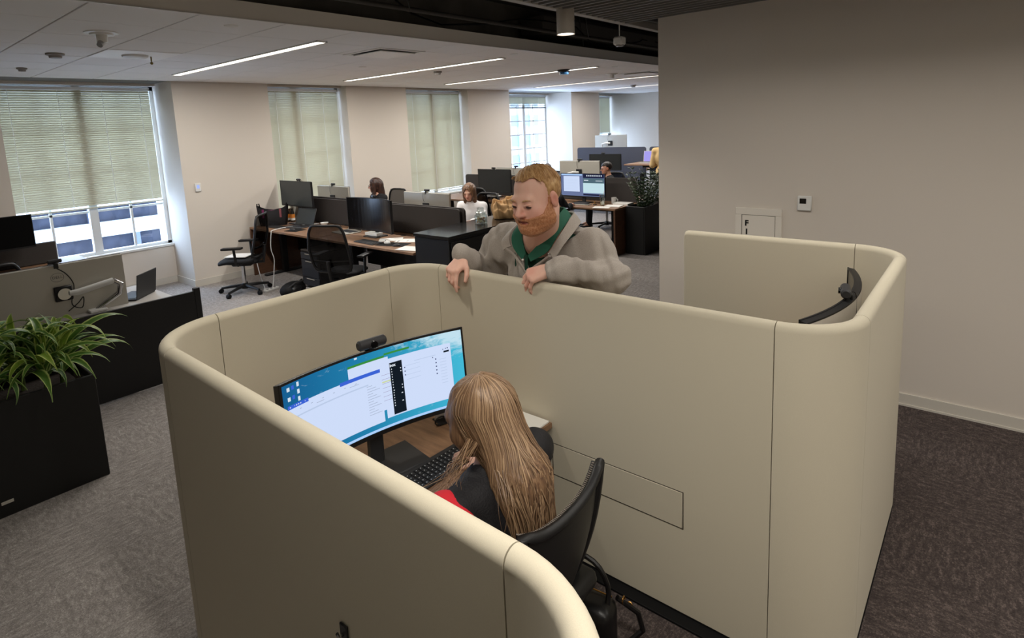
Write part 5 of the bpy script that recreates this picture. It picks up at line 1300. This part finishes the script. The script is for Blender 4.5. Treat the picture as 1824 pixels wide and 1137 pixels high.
# trousers and shoes
S = SDF((2.3, 1.4, .02), (2.86, 2.0, 1.06), .009)
S.ell((2.56, 1.70, .95), (.17, .21, .13), None, .05, '+', .008)
for sy in (-1, 1):
    hip = (2.57, 1.70+sy*.10, .90); kn = (2.56, 1.70+sy*.12, .50); an = (2.62, 1.70+sy*.12, .09); S.cap(hip, kn, .112, .078, .04); S.cap(kn, an, .078, .062, .03)
me, V = S.mesh('trousers', 1); V -= OFF; me.vertices.foreach_set('co', V.astype(np.float32).ravel()); obj('trousers', me, mat('dark_trousers', (34, 36, 44), .85), man)
for sy in (-1, 1): part('shoe', MB().box((.04, .02+sy*.125, .035), (.29, .10, .07), .03, seg=2), mat('brown_shoe', (60, 42, 32), .4), man)
# hair and beard as thin shells cut from inflated head shapes
def local(H):
    R, o, q = H.R, H.o, H.s
    def f(X, Y, Z):
        return [((X-o[0])*R[0, i]+(Y-o[1])*R[1, i]+(Z-o[2])*R[2, i])/q for i in range(3)]
    return f
LC = local(H)
S = SDF(H.o-.21, H.o+.21, .0042); head_shape(S, H, WD, .0065, False, ears=False, k=.02)
def hairreg(X, Y, Z):
    x, y, z = LC(X, Y, Z)
    line_ = .098-.42*np.clip(.066-y, 0, .09)-.4*np.clip(-y+.0, 0, .1)        # lower border rises towards the forehead
    temple = .024*np.exp(-((np.abs(x)-.05)**2)/.0003)*(y > .03)
    side = np.where(y < .012, -.035-.55*np.clip(-y-.02, 0, .08), line_)
    return (side+temple-z)*H.s*.7
S.field(hairreg, '&')
S.field(lambda X, Y, Z: .0009*np.sin(420*(LC(X, Y, Z)[0]*.9+.25*LC(X, Y, Z)[1])+3*np.sin(26*LC(X, Y, Z)[1])))
S.ell(H(WD*.083, -.006, -.002), H.rad((.018, .024, .036)), H.R, .004, '-'); S.ell(H(-WD*.083, -.006, -.002), H.rad((.018, .024, .036)), H.R, .004, '-')
SH = S; me, V = S.mesh('hair', 0); V -= OFF; me.vertices.foreach_set('co', V.astype(np.float32).ravel())
M_fair = hairmat('fair_hair', (190, 148, 98), (160, 118, 72), (214, 178, 128), (30, 30, 14)); hairo = obj('hair', me, M_fair, man)
# short locks combed forward over the forehead and back over the crown
mb = MB(); r = np.random.RandomState(5)
for k in range(900):
    a = r.uniform(-1, 1); b = r.uniform(0, 1); x0 = a*.066; y0 = .066-.17*b; z0 = .118-.55*(x0*x0)*14*.5-.9*max(0, y0-.02)**1.2*.5-.5*max(0, -y0-.02)
    p0 = np.array((x0, y0, z0)); d = np.array((.35*a-.35, .75-1.0*b, -.15)); L = r.uniform(.03, .05)
    pts = []
    for j in range(5):
        s_ = j/4; p = p0+d*L*s_+np.array((0, 0, .006*math.sin(PI*s_)-.016*s_*s_)); cc = np.array((0, -.018, .036)); rad = np.array((.074*WD+.015, .096+.015, .086+.016))
        v = (p-cc)/rad; n_ = np.linalg.norm(v); v = v/n_*(.945+.03*math.sin(PI*s_)); p = cc+v*rad; pts.append(H(*p))
    pts = SH.proj(pts, r.uniform(0, .003))-OFF
    mb.tube([tuple(p_) for p_ in pts], [.0010, .0018, .0018, .0013, .0005], 4)
lk = part('locks', mb, tonemat('fair_locks', (190, 148, 100), (160, 118, 74), (216, 182, 134)), hairo, 80); lk['kind'] = 'stuff'; tones(lk.data, [20]*900, 2)
S = SDF(H.o-.19, H.o+.19, .0042); head_shape(S, H, WD, .0075, True, ears=False, k=.018); S.ell(H(0, .045, -.098), H.rad((.052, .050, .028)), H.R, .02, '+', .008)
def beardreg(X, Y, Z):
    x, y, z = LC(X, Y, Z); ax = np.abs(x)
    top = -.048+.0*ax+np.clip(ax-.030, 0, .05)*.25+np.clip(.055-y, 0, .07)*.75       # line rising to the sideburn
    top = np.where(y < .016, .012, top)
    return np.maximum((z-top), (-.002-y))*H.s
S.field(beardreg, '&')
S.ell(H(0, .102, -.0635), H.rad((.029, .022, .0085)), H.R, .003, '-')
for sx in (-1, 1): S.ell(H(sx*.046, .012, -.068), H.rad((.034, .050, .040)), H.R, .03, '+', .006)
S.field(beardreg, '&')
S.field(lambda X, Y, Z: .0006*np.sin(420*LC(X, Y, Z)[0]+5*np.sin(60*LC(X, Y, Z)[2]))+.0008*np.sin(300*LC(X, Y, Z)[2]))
me, V = S.mesh('beard', 0); V -= OFF; me.vertices.foreach_set('co', V.astype(np.float32).ravel())
obj('beard', me, hairmat('ginger_beard', (188, 130, 92), (174, 112, 76), (202, 148, 110), (70, 70, 50)), man)
for sx in (-1, 1):
    o = part('eyebrow', MB().tube([tuple(H(sx*(.016+.010*i)*WD, .0925-.0022*i*i*.55, .022+.0035*math.sin(i/3*PI)) -OFF) for i in range(4)], [.002, .0036, .0034, .0015], 6), M_fair, man)
    part('eye', MB().sph(tuple(H(sx*.032*WD, .0830, -.0025)-OFF), .0118*H.s, 14, (1, 1, .55)), mat('eye_dark', (70, 52, 48), .3), man)
    part('eyelid', MB().tube([tuple(H(sx*(.019+.0085*i)*WD, .0955-.0012*i*i, .0065+.002*math.sin(i/3*PI))-OFF) for i in range(4)], [.0012, .0032, .0032, .0014], 6), skin_m, man)

part('mouth_line', MB().tube([tuple(H(x_*1.0, .0975-.18*abs(x_), -.0635+.0035*(abs(x_)/.024)**2)-OFF) for x_ in np.linspace(-.028, .028, 9)], [.0008, .0016, .0020, .0022, .0022, .0022, .0020, .0016, .0008], 6), mat('lip_dark', (104, 48, 42), .5), man)

# ---------------------------------------------------------------- seated people
def lt(o, rz):
    c, s_ = math.cos(rz), math.sin(rz)
    def f(x, y, z): return np.array((o[0]+c*x-s_*y, o[1]+s_*x+c*y, o[2]+z))
    return f
def seated(label, loc, rz, skin, hair, top, trous, hairstyle='long', hd=(0, 1, -.15), lean=.06, dz=0., h=.0085, arms_=((-.17, .40, .76), (.17, .40, .76)), sleeves=1., w=1., glasses=False, neckband=False, name='person', collar_=None):
    """local frame: x right, y forward; pelvis on a seat about 0.50 high"""
    t = thing(name, label, 'person', loc, rz)
    hx = (0, lean+.045, 1.215+dz); H = Frame(hx, hd, (0, 0, 1), .98)
    sh = [np.array((sx*.175*w, lean*.8, 1.005+dz)) for sx in (-1, 1)]; wr = [np.array(a) for a in arms_]
    el = [(sh[i]+wr[i])/2+np.array(((-.07, .07)[i], -.06, -.10)) for i in (0, 1)]
    def trunk(S, e=0., top_=True):
        S.ell((0, lean*.6, .88+dz*.8), (.15*w, .105, .17), None, .05, '+', e); S.ell((0, .01+lean*.3, .72+dz*.5), (.135*w, .10, .15), None, .05, '+', e)
        for i in (0, 1): S.cap((0, lean*.8, 1.02+dz), sh[i], .055, .052, .05, '+', e)
    def arm(S, e=0., cut=0):
        for i in (0, 1): S.cap(sh[i], el[i], .050, .040, .03, '+', e); S.cap(el[i], wr[i]+(el[i]-wr[i])*cut, .039, .027, .02, '+', e)
    def legs(S, e=0.):
        S.ell((0, .0, .58), (.17*w, .13, .11), None, .05, '+', e)
        for sx in (-1, 1):
            S.cap((sx*.09, .02, .565), (sx*.11, .42, .545), .078, .056, .04, '+', e); S.cap((sx*.11, .42, .545), (sx*.11, .44, .10), .056, .038, .03, '+', e)
    lo, hi = (-.42, -.28, .0), (.42, .66, 1.42+dz)
    S = SDF(lo, hi, h); trunk(S); arm(S, -.004); legs(S, -.01)
    for sx in (-1, 1): S.cap((sx*.11, .44, .09), (sx*.115, .56, .045), .036, .03, .02)
    S.cap((0, lean*.8, 1.03+dz), H(0, -.02, -.05), .054, .050, .03); head_shape(S, H, 1.0)
    for i in (0, 1): hand_shape(S, wr[i], unit(wr[i]-el[i]+np.array((0, .05, 0))), (0, 0, 1), (1, -1)[i], .95, (.35, .35, .35, .4), (.15, .15, .15, .15), .05, .2, .026, .3)
    me, V = S.mesh('body', 1); face_blush(me, V, H); obj('body', me, skin, t)
    S = SDF((-.44, -.28, .5), (.44, .6, 1.16+dz), h); trunk(S, .013); arm(S, .012, .0 if sleeves else .5)
    if neckband: S.cap((0, lean*.8, 1.03+dz), (0, lean+.01, 1.125+dz), .066, .060, .03)
    else: S.cap((0, lean*.9+.01, 1.06+dz), (0, lean+.05, 1.16+dz), .064, .075, .008, '-')
    f1 = folds(45, .0026, 11); S.field(lambda X, Y, Z: f1(X, Y, Z*.6)); S.field(lambda X, Y, Z: .56+0*X+0*Y-Z, '&')
    me, V = S.mesh('top', 1); obj('top', me, top, t)
    S = SDF((-.34, -.22, .06), (.34, .56, .74), .011); legs(S, .012); me, V = S.mesh('trousers', 1); obj('trousers', me, trous, t)
    for sx in (-1, 1): part('shoe', MB().box((sx*.115, .52, .035), (.09, .25, .07), .028, seg=2), M_black, t)
    L = local(H)
    if hairstyle == 'long':
        S = SDF((-.2, -.2, .88+dz), (.2, .26, 1.38+dz), .0065); head_shape(S, H, 1.0, .014, False, ears=False, k=.02)
        for sx in (-1, 1):
            S.cap(H(sx*.066, .0, .04), H(sx*.078, .035, -.13), .030, .024, .03); S.cap(H(sx*.078, .035, -.13), H(sx*.070, .05, -.20), .022, .012, .02)
        S.cap(H(0, -.07, .0), H(0, -.085, -.17), .075, .06, .04)
        def rg(X, Y, Z):
            x, y, z = L(X, Y, Z); return np.minimum(np.maximum(z-.3, np.maximum(y-.078+.0*z, (.072-.9*np.abs(x)-z)*(y > .02)-.001)*1.), 1)
        # open the face: remove an ellipsoid in front
        S.ell(H(0, .112, -.022), H.rad((.066, .070, .120)), H.R, .008, '-')
        S.field(lambda X, Y, Z: .0016*np.sin(260*L(X, Y, Z)[0]+2*np.sin(14*L(X, Y, Z)[2])))
    else:
        S = SDF(H.o-.17, H.o+.17, .006); head_shape(S, H, 1.0, .012, False, ears=False, k=.02)
        def rg2(X, Y, Z):
            x, y, z = L(X, Y, Z); return (np.where(y < .012, -.02, .060)-z)*.8
        S.field(rg2, '&')
        for sx in (-1, 1): S.ell(H(sx*.083, -.006, -.002), H.rad((.018, .024, .036)), H.R, .004, '-')
    me, V = S.mesh('hair', 1); obj('hair', me, hair, t)
    for sx in (-1, 1):
        part('eyebrow', MB().tube([tuple(H(sx*(.018+.009*i), .0925-.001*i*i, .021+.003*math.sin(i/3*PI))) for i in range(4)], .0022, 5), mat('brow_dark', (66, 46, 36), .8), t)
        part('eye', MB().sph(tuple(H(sx*.032, .0855, .001)), .0095, 12, (1, 1, .7)), mat('eye_dark', (70, 52, 48), .3), t)
    part('lips', MB().tube([tuple(H(x_, .0945-.15*abs(x_), -.0635)) for x_ in (-.018, 0, .018)], [.002, .0048, .002], 6), mat('lips_rose', (176, 92, 88), .5), t)
    if glasses:
        mb = MB()
        for sx in (-1, 1):
            mb.tube([tuple(H(sx*.033+.022*math.cos(a), .106, .001+.017*math.sin(a))) for a in np.linspace(0, 2*PI, 16)], .0016, 5); mb.tube([tuple(H(sx*.055, .104, .004)), tuple(H(sx*.08, .02, .006))], .0016, 5)
        mb.tube([tuple(H(-.011, .107, .004)), tuple(H(.011, .107, .004))], .0016, 5)
        part('glasses', mb, mat('glasses_dark', (50, 46, 46), .3), t)
    return t, H
skin_w = skinmat('fair_skin_woman', (228, 182, 160), (212, 128, 112)); skin_m2 = skinmat('tan_skin', (206, 156, 130), (186, 104, 86))
M_white_knit = mat('white_knit', (228, 226, 226), .9, bump=(300, .3)); M_blk_cloth = mat('black_cloth', (24, 24, 27), .9, bump=(200, .2)); M_tr = mat('dark_trousers', (34, 36, 44), .85)
M_brown_h = hairmat('brown_hair', (104, 76, 56), (74, 54, 40), (146, 110, 80)); M_dark_h = hairmat('dark_brown_hair', (56, 38, 32), (34, 24, 22), (86, 56, 44)); M_blk_h = hairmat('black_hair', (34, 28, 26), (22, 18, 18), (58, 46, 40))
# facing: world direction -> rz so that local +y points there
def rzof(dx, dy): return math.atan2(-dx, dy)
seated('woman with straight brown hair in a white turtleneck looking down at her desk', (6.17, 5.77, 0), rzof(-1, -.25), skin_w, M_brown_h, M_white_knit, M_tr, 'long', (-.12, 1, -.42), .10, -.075, neckband=True, w=.98)
seated('woman with glasses and dark brown hair turned sideways behind the dividers', (6.17, 7.93, 0), rzof(-1, .25), skin_w, M_dark_h, M_blk_cloth, M_tr, 'long', (.45, 1, -.12), .06, -.05, glasses=True)
seated('man with short dark hair and glasses seen in profile at the far bench', (9.95, 5.66, 0), rzof(-.6, .8), skin_m2, M_blk_h, M_blk_cloth, M_tr, 'short', (-.15, 1, -.12), .04, -.06, glasses=True)
seated('half hidden dark haired person behind the head of the standing man', (9.95, 7.12, 0), rzof(-1, -.1), skin_m2, M_dark_h, mat('slate_shirt', (120, 124, 130), .9), M_tr, 'short', (0, 1, -.2), .04, -.10)
seated('person in a black sweater at the lit monitor, mostly hidden by the standing man', (7.30, 5.30, 0), rzof(1, -.05), skin_m2, M_dark_h, M_blk_cloth, M_tr, 'short', (0, 1, -.2), .12, -.10, w=1.15)
# standing person in a yellow top at the raised desk
t = thing('person', 'person in a mustard yellow top standing by the raised desk at the grey wall edge', 'person', (10.85, 4.97, 0), rzof(.98, .2))
S = SDF((-.36, -.25, 0), (.36, .42, 1.86), .011); H2 = Frame((0, .03, 1.70), (0, 1, -.2), (0, 0, 1), 1.0); head_shape(S, H2)
S.cap((0, 0, 1.48), (0, .01, 1.62), .055, .05, .03); S.ell((0, 0, 1.30), (.17, .11, .20), None, .05); S.ell((0, 0, 1.02), (.155, .11, .16), None, .05)
for sx in (-1, 1):
    S.cap((sx*.02, 0, 1.46), (sx*.18, 0, 1.43), .05, .055, .04); S.cap((sx*.19, 0, 1.42), (sx*.24, .0, 1.15), .048, .04, .03); S.cap((sx*.24, 0, 1.15), (sx*.16, .22, 1.17), .038, .028, .02)
    hand_shape(S, (sx*.16, .22, 1.17), (-.2*sx, 1, 0), (0, 0, 1), -sx, .95); S.cap((sx*.09, 0, .95), (sx*.10, .01, .5), .088, .055, .04); S.cap((sx*.10, .01, .5), (sx*.10, -.02, .09), .054, .036, .03); S.cap((sx*.10, -.02, .08), (sx*.11, .12, .04), .036, .03, .02)
me, V = S.mesh('body', 1); face_blush(me, V, H2); obj('body', me, skin_m2, t)
S = SDF((-.36, -.25, .86), (.36, .42, 1.54), .011); S.ell((0, 0, 1.30), (.187, .125, .215), None, .05); S.ell((0, 0, 1.0), (.178, .128, .17), None, .05)
for sx in (-1, 1): S.cap((sx*.02, 0, 1.46), (sx*.18, 0, 1.43), .062, .068, .04); S.cap((sx*.19, 0, 1.42), (sx*.24, .0, 1.15), .062, .056, .03); S.cap((sx*.24, 0, 1.15), (sx*.17, .20, 1.17), .054, .042, .02)
f1 = folds(40, .004, 2); S.field(lambda X, Y, Z: f1(X, Y, Z*.5)); me, V = S.mesh('top', 1); obj('top', me, mat('mustard_knit', (196, 166, 116), .9), t)
S = SDF((-.3, -.2, .06), (.3, .25, 1.0), .012)
for sx in (-1, 1): S.cap((sx*.09, 0, .93), (sx*.10, .01, .5), .105, .072, .04); S.cap((sx*.10, .01, .5), (sx*.10, -.02, .1), .07, .055, .03)
me, V = S.mesh('trousers', 1); obj('trousers', me, M_tr, t)
for sx in (-1, 1): part('shoe', MB().box((sx*.11, .04, .035), (.09, .26, .07), .028, seg=2), M_black, t)
S = SDF(H2.o-.17, H2.o+.17, .007); head_shape(S, H2, 1.0, .013, False, ears=False); L2 = local(H2); S.field(lambda X, Y, Z: (np.where(L2(X, Y, Z)[1] < .012, -.03, .06)-L2(X, Y, Z)[2])*.8, '&'); me, V = S.mesh('hair', 1); obj('hair', me, M_blk_h, t)

# ---------------------------------------------------------------- the seated woman in the pod
WO = (1.30, 1.13, 0.004); D = -.07
M_jk = mat('black_jacket', (26, 25, 28), .62, spec=.3, bump=(160, .25))
wt, HW = seated('woman with very long straight blonde hair and a black jacket seated in the near pod', WO, .03, skin_w, M_fair, M_jk, M_tr, 'short', (-.25, 1, -.30), .07, -.105, h=.007, arms_=((-.15, .31, .70), (.31, .36, .715)), w=1.28)
for c in list(wt.children):
    if c.name.split('.')[0] == 'hair': bpy.data.objects.remove(c)
S = SDF((-.40, -.14, .62), (0, .34, 1.06), .006)
shl = np.array((-.21, .056, .90)); ell_ = np.array((-.205, .20, .70))
S.cap((0, .056, .915), shl, .077, .073, .05); S.cap(shl, ell_, .073, .066, .03)
S.ell((-.225, .06, .85), (.085, .10, .125), None, 0, '&')
me, V = S.mesh('red_sleeve_panel', 1); obj('red_sleeve_panel', me, mat('red_cloth', (196, 30, 44), .8), wt, 'red cloth panel at the left shoulder')
# hair: smooth inner volume and hundreds of long locks
M_long = hairmat('long_blonde_hair', (118, 90, 66), (90, 66, 50), (140, 110, 82), (60, 60, 1.2))
M_lock = tonemat('blonde_locks', (134, 106, 80), (98, 74, 56), (178, 148, 116))
M_long2 = hairmat('long_blonde_hair_light', (166, 132, 98), (130, 98, 70), (204, 172, 134), (75, 75, 1.6))
q = HW
S = SDF((-.2, -.30, .48), (.22, .24, 1.26), .006); head_shape(S, q, 1.0, .016, False, ears=False, k=.03)
S.cap(q(0, -.055, .02), (-.005, -.055, 1.02+D), .080, .082, .05); S.cap((-.005, -.055, 1.02+D), (.01, -.085, .80+D), .082, .064, .05); S.cap((.01, -.085, .80+D), (.02, -.105, .68+D), .056, .030, .04)
S.cap((-.03, -.055, 1.02+D), (-.01, -.085, .84+D), .06, .045, .04); S.cap((.03, -.055, 1.02+D), (.04, -.085, .80+D), .065, .045, .04)
S.ell(q(0, .118, -.03), q.rad((.060, .066, .125)), q.R, .012, '-')
LQ = local(q)
S.field(lambda X, Y, Z: .0018*np.sin(210*(X+.25*Y)+2.5*np.sin(7*Z))+.0010*np.sin(420*X+3*np.sin(11*Z)))
me, V = S.mesh('hair', 1); hb = obj('hair', me, M_long, wt)
r = np.random.RandomState(12)
cen = np.array(q(0, -.018, .036)); 
def lockpath(az, flare, length, front=0):
    """from the parting over the skull then down the back; az 0 = back, +-1 = sides"""
    P = []
    a = az*1.9
    d = np.array((math.sin(a), -math.cos(a), 0)); rad = np.array((.094, .116, 0))
    for j in range(7):
        th = j/6*PI/2; up_ = math.cos(th); out = math.sin(th)
        P.append(cen+np.array((d[0]*rad[0]*out, d[1]*rad[1]*out, .108*up_+.0)))
    p = P[-1].copy(); n = 9; end = length
    tgt = np.array((.008+.070*math.sin(a*.62)+flare*.02, -.115+.05*(1-math.cos(a*.7)), 0))
    z0 = p[2]
    for j in range(1, n+1):
        s_ = j/n; z = z0-(z0-end)*s_; m = s_**.8
        bulge = .028*math.sin(PI*min(1, s_*1.25))
        xy = p[:2]*(1-m)+tgt[:2]*m+d[:2]*bulge
        P.append(np.array((xy[0], xy[1], z)))
    return P
for grp, (mm, cnt) in enumerate(((M_long, 760), (M_long2, 500))):
    mb = MB()
    for k in range(cnt):
        az = r.uniform(-1, 1); fl = r.uniform(-1, 1); ln = .62+D+.06*abs(az)+r.uniform(-.03, .05)
        P = smooth_path(lockpath(az, fl, ln), 20)
        ph = r.uniform(0, 6); jit = 0
        P = S.proj(P, r.uniform(-.001, .0035)); zc_ = np.clip((.66+D-P[:, 2])/.04, 0, 1)[:, None]
        dd = [np.array(p_)+np.array((.003*math.sin(ph+i*.35), .003*math.cos(ph+i*.3), 0))+jit*unit((p_-cen)*np.array((1, 1, .2))+1e-6) for i, p_ in enumerate(P)]
        w_ = r.uniform(.0009, .0023)
        mb.tube([tuple(p_) for p_ in dd], [w_*(.35+.65*min(1, i/4))*(1-.75*max(0, (i-13)/7)) for i in range(21)], 5, .5)
    lk = part('locks', mb, M_lock, hb, 80); lk['kind'] = 'stuff'; tones(lk.data, [105]*cnt, 3+grp)
# loose locks falling forward over the left shoulder
mb = MB()
for k in range(34):
    u = r.rand(); a0 = np.array(q(-.080-.006*u, .0-.05*u, -.02-.02*u)); sh_ = np.array((-.125-.04*r.rand(), .06+.07*r.rand(), .985+.02*r.rand())); e0 = np.array((-.17-.06*r.rand(), .16+.12*r.rand()-.20*u, .93-.09*r.rand()))
    P = smooth_path([a0, a0*.5+sh_*.5+np.array((-.012, .0, -.01)), sh_, e0], 14)
    w_ = r.uniform(.0008, .0026); mb.tube([tuple(p_) for p_ in P], [w_*(1-.8*(i/14)**2) for i in range(15)], 5, .5)
lk = part('loose_locks', mb, M_lock, hb, 80); lk['kind'] = 'stuff'; tones(lk.data, [75]*34, 9)
mb = MB()
for k in range(14):
    a0 = np.array((-.07-.04*r.rand(), -.03-.03*r.rand(), 1.02)); e0 = np.array((-.03-.16*r.rand(), -.09-.05*r.rand(), .80+.08*r.rand()))
    P = smooth_path([a0, (a0+e0)/2+np.array((-.05*r.rand(), -.03, .02)), e0], 12); w_ = r.uniform(.0006, .0018); mb.tube([tuple(p_) for p_ in P], [w_*(1-.8*(i/12)**2) for i in range(13)], 5, .5)
lk = part('loose_locks', mb, M_lock, hb, 80); lk['kind'] = 'stuff'; tones(lk.data, [65]*14, 10)
# ================================================================ COAT PILE ON THE CABINET
t = thing('coat', 'tan coat heaped on the black cabinet behind the standing man', 'coat', (5.40, 4.47, .961)); t.scale = (1, 1, 1.25)
S = SDF((-.30, -.25, -.02), (.36, .25, .24), .008)
for (x, y, z, a, b, c) in ((0, 0, .045, .25, .20, .08), (-.12, .04, .08, .12, .12, .06), (.10, -.02, .09, .14, .13, .07), (.2, .05, .05, .12, .12, .05)): S.ell((x, y, z), (a, b, c), None, .05)
f1 = folds(30, .030, 8); f2 = folds(70, .009, 9); S.field(lambda X, Y, Z: f1(X, Y, Z)+f2(X, Y*1.5, Z)); S.field(lambda X, Y, Z: .002-Z+0*X+0*Y, '&')
me, V = S.mesh('cloth', 1); obj('cloth', me, mat('tan_wool', (196, 158, 112), .9, bump=(200, .3)), t)
part('lining', MB().tube([(-.18, -.12, .07), (-.08, -.16, .10), (.02, -.14, .12), (.1, -.17, .08), (.22, -.12, .07)], .014, 8), mat('tan_dark', (150, 108, 62), .9), t)
